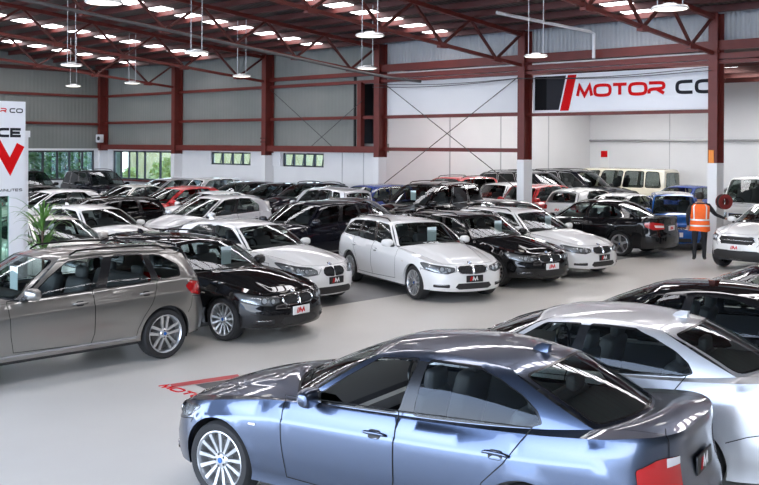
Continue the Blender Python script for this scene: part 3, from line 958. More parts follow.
def put_car(T, name, loc, heading, paint, label, group=None, cat='car', plate='w', card=False, rails=None, skip=(), cardmat=None, rearplate=None, tint=None, scale=1.):
    root = empty(name, (loc[0], loc[1], 0), heading)
    root.scale = (scale,)*3
    tag(root, label, cat, group)
    made = {}
    for k, q in enumerate(T.parts):
        o_ = q['opt']
        if o_:
            if o_[0] == 'plate':
                want = plate if o_[1] == 'front_plate' else (rearplate or plate)
                if want is None or (want == 'b') != bool(o_[2]): continue
            if o_[0] == 'card' and not card: continue
            if o_[0] == 'rail' and rails is False: continue
            if o_ in skip: continue
        if q['parent'] is not None and q['parent'] not in made: continue
        o = bpy.data.objects.new(q['name'], q['mesh']); COL.objects.link(o)
        o.parent = made[q['parent']] if q['parent'] is not None else root
        o.location = q['loc']; o.rotation_euler = (0, 0, q['rz'])
        for sl in o.material_slots:
            if sl.material is PAINT: sl.link = 'OBJECT'; sl.material = paint
            if rails and q['name'] == 'roof_rail': sl.link = 'OBJECT'; sl.material = rails
            if tint and q['name'] in ('side_window', 'rear_window'): sl.link = 'OBJECT'; sl.material = tint
        made[k] = o
    return root
# ------------------------------------------------------------------ car shapes (dimensions in metres)
def remap(gs, L0, L1, d):
    """side windows after the pillar foot moved back by d: keep their place along the car"""
    f = lambda u: max(.03+u*.2, (u*L0-d)/L1)
    return [(n, [(f(a), b) for a, b in q]) for n, q in gs]
SIDE = [(0, .075), (.08, .035), (.16, .035), (.30, .02), (.5, .004), (.66, 0), (.795, .003), (.832, .021), (.90, .034), (.955, .052), (1, .085)]
def doors(xa, xb, xc, xd, ztop=9, z0=.30):
    """front door from xa back to xb, rear door from xb to xc (its foot at xd, above the wheel arch)"""
    return {
     'door_front': [('s', xa, ztop), ('s', xa-.02, .60), ('s', xa-.06, z0+.03), ('s', xb+.04, z0), ('s', xb, .5), ('s', xb, ztop)],
     'door_rear': [('s', xb-.003, ztop), ('s', xb-.003, .5), ('s', xb+.037, z0), ('s', xd, z0), ('s', xd-.02, z0+.10), ('s', xd-.10, .62), ('s', (xd+xc)/2-.04, .78), ('s', xc, ztop)],
    }
E90 = dict(nose=2.19, tail=-2.39, W=.905, hb=1.38, R=.325, Ra=.365, front=(.66, 2.15, 2.9), rear=(.6, 2.2, 3.2), hatch=False,
    ztop=[(2.19, .705), (1.97, .725), (1.6, .785), (1.2, .85), (.75, .905), (0, .93), (-.8, .955), (-1.4, .985), (-1.9, 1.03), (-2.2, 1.055), (-2.39, 1.055)],
    side=SIDE,
    fprof=[(0, .09), (.10, .035), (.25, .0), (.45, 0), (.60, .012), (.68, .03), (.85, .055), (.94, .085), (1, .15)],
    rprof=[(0, .09), (.12, .04), (.3, .0), (.45, 0), (.50, .02), (.60, .05), (.8, .075), (.93, .06), (.97, .055), (1, .075)],
    xA=.60, xC=-1.76, yC=.8, gap=(.02, .20), rf=(-.02, .585, 1.345), rr=(-1.14, .56, 1.33), rmid=(.035, .03), cowl=(.97, .07), xrc=-1.95, wr=.92, rz=.02,
    yH=.62, yD=.60, crease=.018,
    regs={
      'kidney': [('f', .022, .535), ('f', .26, .55), ('f', .33, .595), ('f', .325, .65), ('f', .27, .676), ('f', .035, .682), ('f', .018, .65)],
      'headlight': [('f', .39, .60), ('f', .54, .555), ('f', .72, .575), ('s', 1.76, .635), ('s', 1.60, .735), ('s', 1.70, .738), ('f', .72, .695), ('f', .53, .675), ('f', .40, .655)],
      'intake': [('t', -.05, .255), ('f', .32, .255), ('f', .40, .30), ('f', .34, .37), ('t', -.05, .37)],
      'fog': [('f', .50, .29), ('f', .76, .30), ('f', .76, .35), ('f', .50, .355)],
      'front_bumper': [('t', -.05, .1), ('s', 1.70, .1), ('s', 1.69, .60), ('s', 1.66, .64), ('f', .72, .57), ('f', .54, .548), ('f', .37, .59), ('f', .355, .688), ('t', -.05, .694)],
      'tail_white': [('r', .44, .85), ('r', .44, .90), ('r', .60, .91), ('r', .60, .85)],
      'tail': [('r', .44, .70), ('r', .44, .90), ('r', .62, .915), ('s', -2.25, .91), ('s', -2.12, .86), ('s', -2.13, .76), ('s', -2.24, .69), ('r', .70, .675)],
      'boot_lid': [('e', .05, 9), ('e', .05, .64), ('r', .50, .64), ('r', .56, .72), ('r', .575, .9), ('r', .60, 9)],
      'rear_bumper': [('e', .05, .1), ('e', .05, .632), ('r', .52, .632), ('r', .60, .66), ('r', .70, .665), ('s', -2.24, .68), ('s', -2.06, .66), ('s', -1.90, .62), ('s', -1.735, .55), ('s', -1.70, .1)],
      **doors(.72, -.34, -1.40, -.96)},
    round=('kidney', 'headlight', 'fog', 'tail'),
    handles={'door_front': (-.17, .805), 'door_rear': (-1.16, .825)},
    side_glass=[('front', [(.035, .04), (.075, .50), (.13, .83), (.395, .85), (.425, .04)]), ('rear', [(.475, .04), (.455, .85), (.79, .86), (.865, .74), (.905, .53), (.90, .30), (.875, .10), (.83, .04)]),
                ('pillar', [(.418, .04), (.388, .85), (.462, .85), (.482, .04)]), ('pillar', [(.715, .03), (.675, .85), (.69, .85), (.73, .03)])],
    lenses=[('f', .51, .617, .036), ('f', .64, .632, .042)], roundel=True, plate=(.45, .77), rim='radial', fin=-1.13, repeater=(1.0, .70), mirror=(.42, .98),
    step=.065)
E90['side_glass'] = remap(E90['side_glass'], 2.51, 2.36, .15)
def var(base, **k):
    d = dict(base); r = dict(d['regs'])
    for n, q in k.pop('regs', {}).items():
        if q is None: r.pop(n, None)
        else: r[n] = q
    if 'order' in k: r = {n: r[n] for n in k.pop('order') if n in r}
    d.update(k); d['regs'] = r
    return d
HATCHREAR = dict(hatch=True, wr2=.84, vr=(.05, .80), spoiler=True, rbow=.05, xrc=0)
E91 = var(E90, **HATCHREAR, tail=-2.38, ztop=[(2.19, .705), (1.97, .725), (1.6, .785), (1.2, .85), (.75, .905), (0, .93), (-.8, .955), (-1.6, .975), (-2.1, .985), (-2.38, .985)],
    yC=.74, gap=(.02, .03), rr=(-1.88, .575, 1.33), rmid=(.035, .03), cabrear=-2.15, fin=-1.6,
    rprof=[(0, .09), (.12, .04), (.3, .0), (.50, 0), (.56, .02), (.65, .05), (.85, .07), (1, .085)],
    regs={'boot_lid': None, 'tail': [('r', .50, .72), ('r', .50, .86), ('r', .68, .93), ('s', -2.14, .955), ('s', -2.06, .90), ('s', -2.08, .76), ('r', .76, .715)], 'tail_white': [('r', .50, .80), ('r', .50, .86), ('r', .66, .92), ('r', .64, .82)],
          'tailgate': [('e', .05, 9), ('e', .05, .60), ('r', .52, .60), ('r', .58, .70), ('r', .66, 9)], **doors(.72, -.34, -1.30, -.96)},
    side_glass=[('front', [(.028, .04), (.055, .50), (.095, .83), (.315, .85), (.335, .04)]), ('rear', [(.375, .04), (.358, .85), (.60, .84), (.615, .04)]),
                ('quarter', [(.66, .05), (.645, .84), (.86, .80), (.93, .50), (.90, .10)]), ('pillar', [(.330, .04), (.31, .85), (.365, .85), (.382, .04)]), ('pillar', [(.612, .04), (.597, .85), (.65, .85), (.665, .04)])],
    rails=(.04, .93))
E91['side_glass'] = remap(E91['side_glass'], 3., 2.85, .15)
F20 = var(E90, **HATCHREAR, wr=.86, nose=2.12, tail=-2.14, hb=1.345, W=.885, R=.32, Ra=.36, front=(.72, 2., 2.6), rear=(.6, 2.1, 2.8),
    ztop=[(2.12, .73), (1.9, .755), (1.5, .81), (1.1, .87), (.7, .92), (0, .945), (-.8, .965), (-1.5, .985), (-2.14, .99)], xA=.58, cowl=(.92, .07), yC=.72,
    gap=(.02, .03), rf=(-.04, .57, 1.345), rr=(-1.62, .55, 1.32), rmid=(.05, .035), cabrear=-1.95, fin=-1.45,
    rprof=[(0, .09), (.12, .04), (.3, .0), (.50, 0), (.56, .02), (.65, .05), (.85, .07), (1, .085)],
    regs={'boot_lid': None, 'tail_white': None, 'tail': [('r', .44, .76), ('r', .46, .89), ('s', -1.98, .92), ('s', -1.86, .90), ('s', -1.86, .80), ('r', .74, .74)],
      'kidney': [('f', .022, .55), ('f', .215, .565), ('f', .262, .61), ('f', .255, .665), ('f', .20, .70), ('f', .035, .705), ('f', .018, .66)],
      'headlight': [('f', .40, .60), ('f', .58, .575), ('f', .74, .60), ('s', 1.60, .68), ('s', 1.32, .80), ('s', 1.50, .79), ('f', .74, .74), ('f', .52, .715), ('f', .41, .66)],
      'fog': [('f', .56, .29), ('f', .76, .32), ('f', .77, .40), ('f', .54, .37)], 'intake': [('t', -.05, .225), ('f', .52, .225), ('f', .46, .32), ('f', .38, .36), ('t', -.05, .36)],
      'front_bumper': [('t', -.05, .1), ('s', 1.68, .1), ('s', 1.67, .60), ('s', 1.63, .665), ('f', .74, .595), ('f', .58, .57), ('f', .39, .59), ('f', .30, .705), ('t', -.05, .718)],
      'tailgate': [('e', .05, 9), ('e', .05, .58), ('r', .50, .58), ('r', .56, .70), ('r', .64, 9)],
      'rear_bumper': [('e', .05, .1), ('e', .05, .572), ('r', .52, .572), ('r', .60, .69), ('r', .74, .73), ('s', -1.86, .78), ('s', -1.70, .58), ('s', -1.66, .1)], **doors(.68, -.38, -1.28, -.93)},
    side_glass=[('front', [(.03, .04), (.065, .50), (.115, .83), (.375, .85), (.40, .04)]), ('rear', [(.45, .05), (.43, .85), (.70, .82), (.80, .50), (.77, .10)]), ('pillar', [(.393, .04), (.37, .85), (.437, .85), (.458, .04)])],
    lenses=[('f', .60, .655, .038), ('f', .72, .675, .04)], kidneymat=M['trim'], rim='five', plate=(.47, .82))
F20['side_glass'] = remap(F20['side_glass'], 2.65, 2.53, .12)
X1 = var(E90, **HATCHREAR, cardw=.42, wr=.86, sillstrip=.36, nose=2.16, tail=-2.30, hb=1.38, W=.90, R=.345, Ra=.39, front=(.72, 2., 2.7), rear=(.62, 2.1, 2.8), flare=.012, zbot=(.26, .30, .34), zb=.22,
    ztop=[(2.16, .83), (1.95, .85), (1.6, .89), (1.2, .935), (.75, .98), (0, 1.005), (-.8, 1.03), (-1.5, 1.05), (-2.30, 1.06)], xA=.68, cowl=(1.03, .07), yC=.74,
    gap=(.02, .03), rf=(.05, .60, 1.465), rr=(-1.80, .575, 1.43), rmid=(.035, .03), cabrear=-2.0, fin=None, rails=(.05, .92), seatz=.08,
    rprof=[(0, .09), (.12, .03), (.3, .0), (.46, 0), (.54, .02), (.65, .05), (.85, .07), (1, .085)],
    regs={'boot_lid': None, 'tail_white': None, 'tail': [('r', .50, .80), ('r', .50, .93), ('r', .68, .98), ('s', -1.84, 1.03), ('s', -1.72, .97), ('s', -1.80, .86), ('r', .74, .79)],
      'kidney': [('f', .022, .63), ('f', .215, .645), ('f', .262, .70), ('f', .255, .765), ('f', .20, .80), ('f', .035, .805), ('f', .018, .76)],
      'headlight': [('f', .33, .70), ('f', .55, .665), ('f', .74, .69), ('s', 1.62, .76), ('s', 1.42, .86), ('s', 1.58, .86), ('f', .74, .82), ('f', .47, .79), ('f', .34, .765)],
      'fog': [('f', .56, .38), ('f', .76, .40), ('f', .77, .50), ('f', .54, .48)], 'intake': [('t', -.05, .30), ('f', .45, .30), ('f', .52, .38), ('f', .42, .48), ('t', -.05, .48)],
      'front_bumper': [('t', -.05, .1), ('s', 1.73, .1), ('s', 1.70, .68), ('s', 1.65, .75), ('f', .74, .685), ('f', .55, .66), ('f', .32, .69), ('f', .30, .80), ('t', -.05, .815)],
      'tailgate': [('e', .05, 9), ('e', .05, .66), ('r', .52, .66), ('r', .58, .76), ('r', .68, 9)],
      'rear_bumper': [('e', .05, .1), ('e', .05, .652), ('r', .54, .652), ('r', .60, .75), ('r', .74, .78), ('s', -1.83, .82), ('s', -1.80, .68), ('s', -1.745, .60), ('s', -1.72, .1)],
      **doors(.84, -.30, -1.30, -.93, z0=.37)},
    side_glass=[('front', [(.03, .05), (.065, .50), (.115, .83), (.365, .85), (.39, .05)]), ('rear', [(.445, .05), (.43, .85), (.66, .84), (.695, .05)]), ('quarter', [(.735, .06), (.705, .83), (.80, .79), (.885, .45), (.86, .12)]),
                ('pillar', [(.383, .05), (.36, .85), (.437, .85), (.452, .05)]), ('pillar', [(.69, .05), (.655, .84), (.71, .84), (.74, .05)])],
    lenses=[('f', .52, .735, .042), ('f', .66, .75, .046)], handles={'door_front': (-.10, .90), 'door_rear': (-1.08, .925)}, plate=(.54, .84), rim='twin', mirror=(.56, 1.07), repeater=(1.02, .74))
X1['side_glass'] = remap(X1['side_glass'], 2.85, 2.75, .10)
GENF = dict(round=('headlight', 'fog', 'tail', 'grille'), roundel=False)
GOLF = var(F20, **GENF, kidneymat=M['trim'], order=['grille', 'headlight', 'intake', 'fog', 'front_bumper', 'tail', 'tailgate', 'rear_bumper', 'door_front', 'door_rear'], nose=2.05, tail=-2.05, hb=1.30, W=.88, R=.315, Ra=.35,
    ztop=[(2.05, .77), (1.85, .80), (1.5, .86), (1.1, .92), (.75, .965), (0, .985), (-.8, 1.0), (-1.5, 1.02), (-2.05, 1.03)], xA=.86, cowl=(1.15, .05), rf=(.02, .56, 1.425), rr=(-1.50, .535, 1.40), cabrear=-1.9, fin=None,
    regs={'grille': [('t', -.05, .62), ('f', .46, .63), ('f', .52, .68), ('f', .50, .72), ('t', -.05, .73)],
      'headlight': [('f', .55, .63), ('f', .72, .63), ('s', 1.55, .72), ('s', 1.36, .83), ('s', 1.5, .83), ('f', .72, .77), ('f', .55, .745)],
      'front_bumper': [('t', -.05, .1), ('s', 1.62, .1), ('s', 1.60, .62), ('s', 1.56, .70), ('f', .72, .615), ('f', .52, .60), ('t', -.05, .60)],
      'tail': [('r', .50, .82), ('r', .50, .94), ('s', -1.90, .97), ('s', -1.80, .95), ('s', -1.82, .83), ('r', .74, .80)],
      'rear_bumper': [('e', .05, .1), ('e', .05, .572), ('r', .52, .572), ('r', .60, .75), ('r', .74, .79), ('s', -1.82, .82), ('s', -1.66, .58), ('s', -1.62, .1)],
      **doors(.80, -.32, -1.22, -.90)}, handles={'door_front': (-.14, .85), 'door_rear': (-1.02, .87)}, mirror=(.72, 1.02), plate=(.44, .80), repeater=(.95, .74))
XV = var(GOLF, nose=2.13, tail=-2.20, hb=1.32, W=.89, R=.345, Ra=.40, zb=.22, zbot=(.28, .34, .36), front=(.70, 2.1, 2.8), rails=(.05, .9), flare=.018,
    order=['grille', 'headlight', 'intake', 'front_bumper', 'tail', 'tailgate', 'rear_bumper', 'door_front', 'door_rear'],
    ztop=[(2.13, .87), (1.9, .90), (1.5, .95), (1.1, 1.0), (.75, 1.035), (0, 1.055), (-.8, 1.07), (-1.6, 1.09), (-2.2, 1.10)], xA=.82, cowl=(1.13, .05), rf=(.02, .575, 1.515), rr=(-1.60, .545, 1.47), cabrear=-2.0, seatz=.12,
    regs={'grille': [('t', -.05, .64), ('f', .40, .64), ('f', .48, .73), ('f', .42, .82), ('t', -.05, .825)],
      'headlight': [('f', .54, .70), ('f', .72, .70), ('s', 1.58, .79), ('s', 1.36, .92), ('s', 1.5, .92), ('f', .74, .87), ('f', .53, .82), ('f', .57, .74)],
      'intake': [('t', -.05, .28), ('f', .70, .30), ('f', .66, .44), ('f', .50, .50), ('t', -.05, .50)],
      'front_bumper': [('t', -.05, .1), ('s', 1.73, .1), ('s', 1.68, .70), ('s', 1.60, .78), ('f', .72, .69), ('f', .56, .68), ('f', .50, .60), ('t', -.05, .60)],
      'tail': [('r', .50, .88), ('r', .50, 1.0), ('s', -2.05, 1.04), ('s', -1.93, 1.02), ('s', -1.95, .90), ('r', .74, .86)],
      'rear_bumper': [('e', .05, .1), ('e', .05, .66), ('r', .52, .66), ('r', .60, .82), ('r', .74, .85), ('s', -1.95, .88), ('s', -1.76, .64), ('s', -1.73, .1)],
      **doors(.78, -.32, -1.22, -.90, z0=.40)}, handles={'door_front': (-.14, .92), 'door_rear': (-1.02, .94)}, mirror=(.70, 1.10), plate=(.56, .86), rim='five', lenses=[('f', .62, .77, .045), ('f', .72, .78, .04)])
SUV = var(XV, nose=2.30, tail=-2.40, hb=1.37, W=.94, R=.365, Ra=.42, zb=.26, zbot=(.32, .38, .40), front=(.55, 2.2, 3.4), rear=(.5, 2.4, 4.), privacy=True, chromeline=True, spoiler=False,
    ztop=[(2.30, .98), (2.0, 1.0), (1.5, 1.04), (.9, 1.08), (0, 1.10), (-1., 1.12), (-2.4, 1.13)], xA=.95, cowl=(1.20, .05), rf=(.22, .64, 1.70), rr=(-2.02, .63, 1.68), rmid=(.04, .02), yC=.80, cabrear=-2.2, seatz=.22, fbow=.06, rbow=.03,
    regs={'grille': [('t', -.05, .74), ('f', .48, .74), ('f', .50, .80), ('f', .48, .90), ('t', -.05, .90)],
      'headlight': [('f', .56, .76), ('f', .76, .77), ('s', 1.95, .82), ('s', 1.88, .94), ('f', .76, .94), ('f', .55, .92)],
      'intake': [('t', -.05, .36), ('f', .60, .36), ('f', .62, .52), ('t', -.05, .54)],
      'front_bumper': [('t', -.05, .1), ('s', 1.82, .1), ('s', 1.80, .68), ('f', .76, .72), ('f', .50, .70), ('t', -.05, .70)],
      'tail': [('r', .66, .80), ('r', .64, 1.05), ('s', -2.26, 1.06), ('s', -2.24, .82), ('r', .80, .78)],
      'tailgate': [('e', .05, 9), ('e', .05, .70), ('r', .58, .70), ('r', .64, .80), ('r', .66, 9)],
      'rear_bumper': [('e', .05, .1), ('e', .05, .69), ('r', .60, .69), ('r', .80, .74), ('s', -2.1, .72), ('s', -1.84, .66), ('s', -1.80, .1)],
      **doors(.92, -.20, -1.20, -.88, z0=.44)},
    side_glass=[('front', [(.03, .05), (.065, .5), (.11, .83), (.345, .85), (.36, .05)]), ('rear', [(.40, .05), (.385, .85), (.645, .85), (.655, .05)]), ('quarter', [(.69, .05), (.68, .85), (.91, .82), (.94, .1)]),
                ('pillar', [(.356, .05), (.34, .85), (.39, .85), (.405, .05)]), ('pillar', [(.65, .05), (.64, .85), (.685, .85), (.695, .05)])],
    handles={'door_front': (-.04, .98), 'door_rear': (-1.02, 1.0)}, mirror=(.80, 1.16), plate=(.60, .84), repeater=(1.0, .85), lenses=[('f', .68, .85, .055)])
LEXUS = var(E90, **GENF, nose=2.30, tail=-2.55, hb=1.42, W=.92, R=.335, Ra=.375, chromeline=True, fin=None,
    order=['grille', 'headlight', 'intake', 'fog', 'front_bumper', 'tail_white', 'tail', 'boot_lid', 'rear_bumper', 'door_front', 'door_rear'],
    ztop=[(2.30, .72), (2.0, .75), (1.6, .81), (1.2, .87), (.75, .92), (0, .945), (-.8, .97), (-1.4, 1.0), (-1.9, 1.04), (-2.3, 1.06), (-2.55, 1.06)],
    rf=(.02, .56, 1.385), rr=(-1.18, .535, 1.375), xC=-1.78, xrc=-1.98, rmid=(.03, .03), rim='five', handlemat=M['chrome'],
    regs={'grille': [('t', -.05, .55), ('f', .36, .56), ('f', .42, .62), ('f', .38, .68), ('t', -.05, .69)],
      'headlight': [('f', .46, .60), ('f', .72, .60), ('s', 1.72, .68), ('s', 1.60, .77), ('f', .74, .735), ('f', .47, .70)],
      'front_bumper': [('t', -.05, .1), ('s', 1.78, .1), ('s', 1.76, .62), ('f', .72, .59), ('f', .44, .54), ('t', -.05, .54)],
      'tail': [('r', .40, .76), ('r', .42, .90), ('s', -2.32, .95), ('s', -2.10, .93), ('s', -2.16, .82), ('r', .76, .75)], 'tail_white': [('r', .42, .80), ('r', .42, .85), ('r', .74, .87), ('r', .72, .81)],
      'rear_bumper': [('e', .05, .1), ('e', .05, .632), ('r', .52, .632), ('r', .60, .72), ('r', .76, .74), ('s', -2.16, .80), ('s', -1.98, .66), ('s', -1.79, .55), ('s', -1.75, .1)]},
    lenses=[('f', .55, .65, .04), ('f', .66, .665, .04)], mirror=(.62, .99))
KEI = var(GOLF, nose=1.72, tail=-1.72, hb=1.21, W=.76, R=.285, Ra=.32, front=(.42, 2.2, 3.2), rear=(.38, 2.4, 4.), spoiler=False, zb=.18,
    order=['grille', 'headlight', 'intake', 'front_bumper', 'tail', 'tailgate', 'rear_bumper', 'door_front', 'door_rear'],
    ztop=[(1.72, .84), (1.5, .88), (1.2, .93), (.8, .98), (0, 1.0), (-1., 1.01), (-1.72, 1.02)], xA=.95, cowl=(1.18, .05), rf=(.50, .56, 1.50), rr=(-1.45, .55, 1.49), rmid=(.04, .02), yC=.64, yH=.5, cabrear=-1.5, seatz=.1, seats=(.0, -.85), fbow=.05, rbow=.03,
    gap=(.015, .02),
    regs={'grille': [('t', -.05, .60), ('f', .30, .61), ('f', .32, .67), ('t', -.05, .69)],
      'headlight': [('f', .42, .62), ('f', .62, .64), ('s', 1.40, .74), ('s', 1.28, .86), ('f', .62, .84), ('f', .44, .76)],
      'intake': [('t', -.05, .24), ('f', .44, .25), ('f', .40, .36), ('t', -.05, .36)],
      'front_bumper': [('t', -.05, .1), ('s', 1.50, .1), ('s', 1.46, .60), ('f', .60, .60), ('f', .34, .575), ('t', -.05, .575)],
      'tail': [('r', .58, .62), ('r', .57, .92), ('s', -1.64, .94), ('s', -1.60, .66), ('r', .66, .60)],
      'tailgate': [('e', .05, 9), ('e', .05, .52), ('r', .48, .52), ('r', .55, .6), ('r', .56, 9)],
      'rear_bumper': [('e', .05, .1), ('e', .05, .512), ('r', .50, .512), ('r', .66, .58), ('s', -1.55, .55), ('s', -1.50, .1)], **doors(.92, -.05, -.98, -.80)},
    handles={'door_front': (.12, .86), 'door_rear': (-.80, .87)}, mirror=(.85, 1.05), plate=(.46, .72), repeater=(1.1, .74), lenses=[('f', .53, .72, .05)], rim='five',
    side_glass=[('front', [(.04, .05), (.075, .5), (.12, .83), (.39, .86), (.405, .05)]), ('rear', [(.45, .05), (.435, .86), (.72, .86), (.74, .05)]), ('quarter', [(.78, .05), (.76, .84), (.90, .82), (.93, .1)]), ('pillar', [(.40, .05), (.385, .86), (.44, .86), (.455, .05)])])
VAN = var(KEI, nose=2.32, tail=-2.62, hb=1.29, W=.85, R=.32, Ra=.36, front=(.35, 2.3, 3.6), rear=(.3, 2.4, 5.),
    ztop=[(2.32, 1.06), (2.1, 1.09), (1.9, 1.12), (0, 1.14), (-2.62, 1.14)], xA=2.02, cowl=(2.20, .03), rf=(1.55, .66, 1.93), rr=(-2.46, .66, 1.93), rmid=(.02, .01), yC=.76, yH=.55, cabrear=-2.2, seatz=.5, seats=(1.25, .1), bulge=.012, fbow=.08,
    regs={'grille': [('t', -.05, .70), ('f', .40, .70), ('f', .42, .84), ('t', -.05, .85)],
      'headlight': [('f', .48, .70), ('f', .72, .72), ('f', .76, .86), ('f', .50, .87)], 'intake': [('t', -.05, .30), ('f', .50, .30), ('f', .48, .44), ('t', -.05, .44)],
      'front_bumper': [('t', -.05, .1), ('s', 1.98, .1), ('s', 1.97, .58), ('f', .6, .62), ('t', -.05, .64)],
      'tail': [('r', .64, .62), ('r', .63, .98), ('s', -2.57, .98), ('s', -2.56, .64), ('r', .74, .60)],
      'tailgate': [('e', .05, 9), ('e', .05, .58), ('r', .60, .58), ('r', .62, .64), ('r', .63, 9)], 'rear_bumper': [('e', .05, .1), ('e', .05, .57), ('r', .74, .58), ('s', -2.35, .55), ('s', -2.3, .1)],
      'door_front': [('s', 1.95, 9), ('s', 1.90, .70), ('s', 1.60, .72), ('s', .98, .60), ('s', .93, 9)], 'door_rear': [('s', .92, 9), ('s', .92, .42), ('s', -.30, .42), ('s', -.30, 9)]},
    handles={'door_front': (1.05, .98), 'door_rear': (.80, .98)}, mirror=(1.95, 1.25), plate=(.52, .70), repeater=(1.75, .82), lenses=[('f', .60, .79, .07)],
    side_glass=[('front', [(.03, .06), (.06, .5), (.09, .82), (.235, .84), (.25, .06)]), ('rear', [(.29, .06), (.285, .84), (.52, .84), (.53, .06)]), ('middle', [(.56, .06), (.555, .84), (.76, .84), (.77, .06)]), ('quarter', [(.80, .06), (.795, .84), (.93, .83), (.95, .08)])])
KEIW = var(KEI, roofmat=M['white'])
BEETLE = var(GOLF, nose=2.0, tail=-2.05, W=.86, front=(.95, 2., 2.3), rear=(.95, 2., 2.3), xA=.80, cowl=(1.06, .05), rf=(.08, .52, 1.40), rr=(-1.05, .50, 1.36), rmid=(.09, .04), yC=.60, gap=(.03, .06), spoiler=False,
    ztop=[(2.0, .70), (1.8, .78), (1.4, .87), (1., .92), (.7, .945), (0, .955), (-.8, .97), (-1.5, .98), (-1.9, .96), (-2.05, .93)],
    side_glass=[('front', [(.04, .05), (.08, .5), (.14, .82), (.50, .85), (.53, .05)]), ('rear', [(.58, .05), (.56, .85), (.74, .80), (.82, .50), (.80, .10)]), ('pillar', [(.525, .05), (.495, .85), (.565, .85), (.585, .05)])])
TEMPLATES = {}
def get(k):
    if k not in TEMPLATES: TEMPLATES[k] = build_template(k, globals()[k])
    return TEMPLATES[k]
# ------------------------------------------------------------------ the hall
K = 1.14
X0, BAY, YW = -43.944, 6.4205, 26.157
CX = [X0+BAY*k for k in range(6)]                   # column lines along the back wall
def zr(y): return 6.766+.09*(YW-max(y, 3.))-.09*max(0, 3.-y)
def zchord(y): return 5.52+.09*(YW-y)
M['concrete'] = noise_mat('polished concrete', (.64, .615, .565), (.70, .675, .625), .6, .30, bump=.0)
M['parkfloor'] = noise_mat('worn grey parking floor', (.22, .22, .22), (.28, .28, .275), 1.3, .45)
M['yard'] = noise_mat('forecourt paving', (.50, .50, .49), (.58, .58, .57), .5, .7)
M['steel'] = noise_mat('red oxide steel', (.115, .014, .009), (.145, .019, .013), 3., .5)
M['steeldark'] = noise_mat('red oxide steel, old', (.075, .013, .009), (.095, .017, .013), 3., .55)  # darker tone of the same red oxide
M['whitewall'] = noise_mat('white painted block', (.72, .72, .73), (.77, .77, .78), 1.2, .6)
M['annexwall'] = noise_mat('white panel', (.74, .74, .75), (.79, .79, .80), .5, .6)
M['joint'] = mat('panel joint', (.50, .50, .52), .7)
M['whitesteel'] = mat('white painted steel', (.76, .76, .77), .45)
M['frame'] = mat('dark window frame', (.03, .03, .032), .4)
M['pane'] = glass_mat('window pane', (.80, .84, .82), 1.45)
M['skylight'] = mat('translucent skylight sheet', (.9, .9, .92), .5, emit=(1., .97, 1.), emit_s=SKYL)
M['skylightannex'] = mat('added annex skylight glow', (.9, .9, .92), .5, emit=(1., .98, .98), emit_s=6.5)
M['lampbody'] = mat('white lamp housing', (.75, .74, .72), .4)
M['lampglow'] = mat('glowing lamp lens', (.9, .88, .84), .4, emit=(1., .93, .84), emit_s=1.6)
M['wire'] = mat('steel wire', (.45, .45, .46), .4, .5)
M['darkwire'] = mat('dark cable', (.04, .035, .035), .6)
M['signwhite'] = mat('white sign board', (.78, .79, .82), .4)
M['signgrey'] = mat('dark grey sign panel', (.030, .030, .035), .8, spec=.1)
M['signblack'] = mat('black sign panel', (.008, .008, .009), .8, spec=.1)
def corrugated(name, c1, c2, scale, axis, rough=.55, strength=.6):
    m = mat(name, c1, rough); nt = m.node_tree; b = nt.nodes['Principled BSDF']
    tc = nt.nodes.new('ShaderNodeTexCoord'); w = nt.nodes.new('ShaderNodeTexWave'); w.wave_type = 'BANDS'; w.bands_direction = axis
    w.inputs['Scale'].default_value = scale; n = nt.nodes.new('ShaderNodeTexNoise'); n.inputs['Scale'].default_value = .35; n.inputs['Detail'].default_value = 3
    r = nt.nodes.new('ShaderNodeValToRGB'); r.color_ramp.elements[0].position = .35; r.color_ramp.elements[1].position = .7
    r.color_ramp.elements[0].color = (*c1, 1); r.color_ramp.elements[1].color = (*c2, 1)
    bp = nt.nodes.new('ShaderNodeBump'); bp.inputs['Strength'].default_value = strength; bp.inputs['Distance'].default_value = .04
    nt.links.new(tc.outputs['Object'], w.inputs['Vector']); nt.links.new(tc.outputs['Object'], n.inputs['Vector'])
    nt.links.new(n.outputs['Fac'], r.inputs[0]); nt.links.new(r.outputs[0], b.inputs['Base Color'])
    nt.links.new(w.outputs['Fac'], bp.inputs['Height']); nt.links.new(bp.outputs[0], b.inputs['Normal'])
    return m
M['cladding'] = corrugated('grey steel cladding', (.195, .205, .19), (.245, .25, .232), 1.6, 'X', .55, .22)
M['claddingend'] = corrugated('grey steel cladding end', (.185, .195, .18), (.23, .238, .222), 1.6, 'Y', .55, .22)
M['clerestory'] = corrugated('pale corrugated clerestory', (.40, .41, .42), (.47, .48, .49), 2.2, 'X')
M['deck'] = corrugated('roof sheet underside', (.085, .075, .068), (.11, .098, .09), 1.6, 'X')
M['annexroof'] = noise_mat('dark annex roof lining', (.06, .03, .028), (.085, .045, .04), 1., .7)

def struct(name, mb, smooth=35): return tag(mb.obj(name, smooth=smooth), kind='structure')
def boxo(name, a, b, m):
    mb = MB(); a, b = V(a), V(b); mb.box((a+b)/2, (abs(b.x-a.x), abs(b.y-a.y), abs(b.z-a.z)), m); return struct(name, mb)

XR, YF = 17., -5.5
boxo('floor', (X0-.3, YF, -.2), (XR, YW+16, 0), M['concrete'])
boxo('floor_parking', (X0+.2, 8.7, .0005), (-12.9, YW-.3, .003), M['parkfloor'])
boxo('ground_outside', (-75, -60, -.5), (60, 75, -.22), M['yard'])
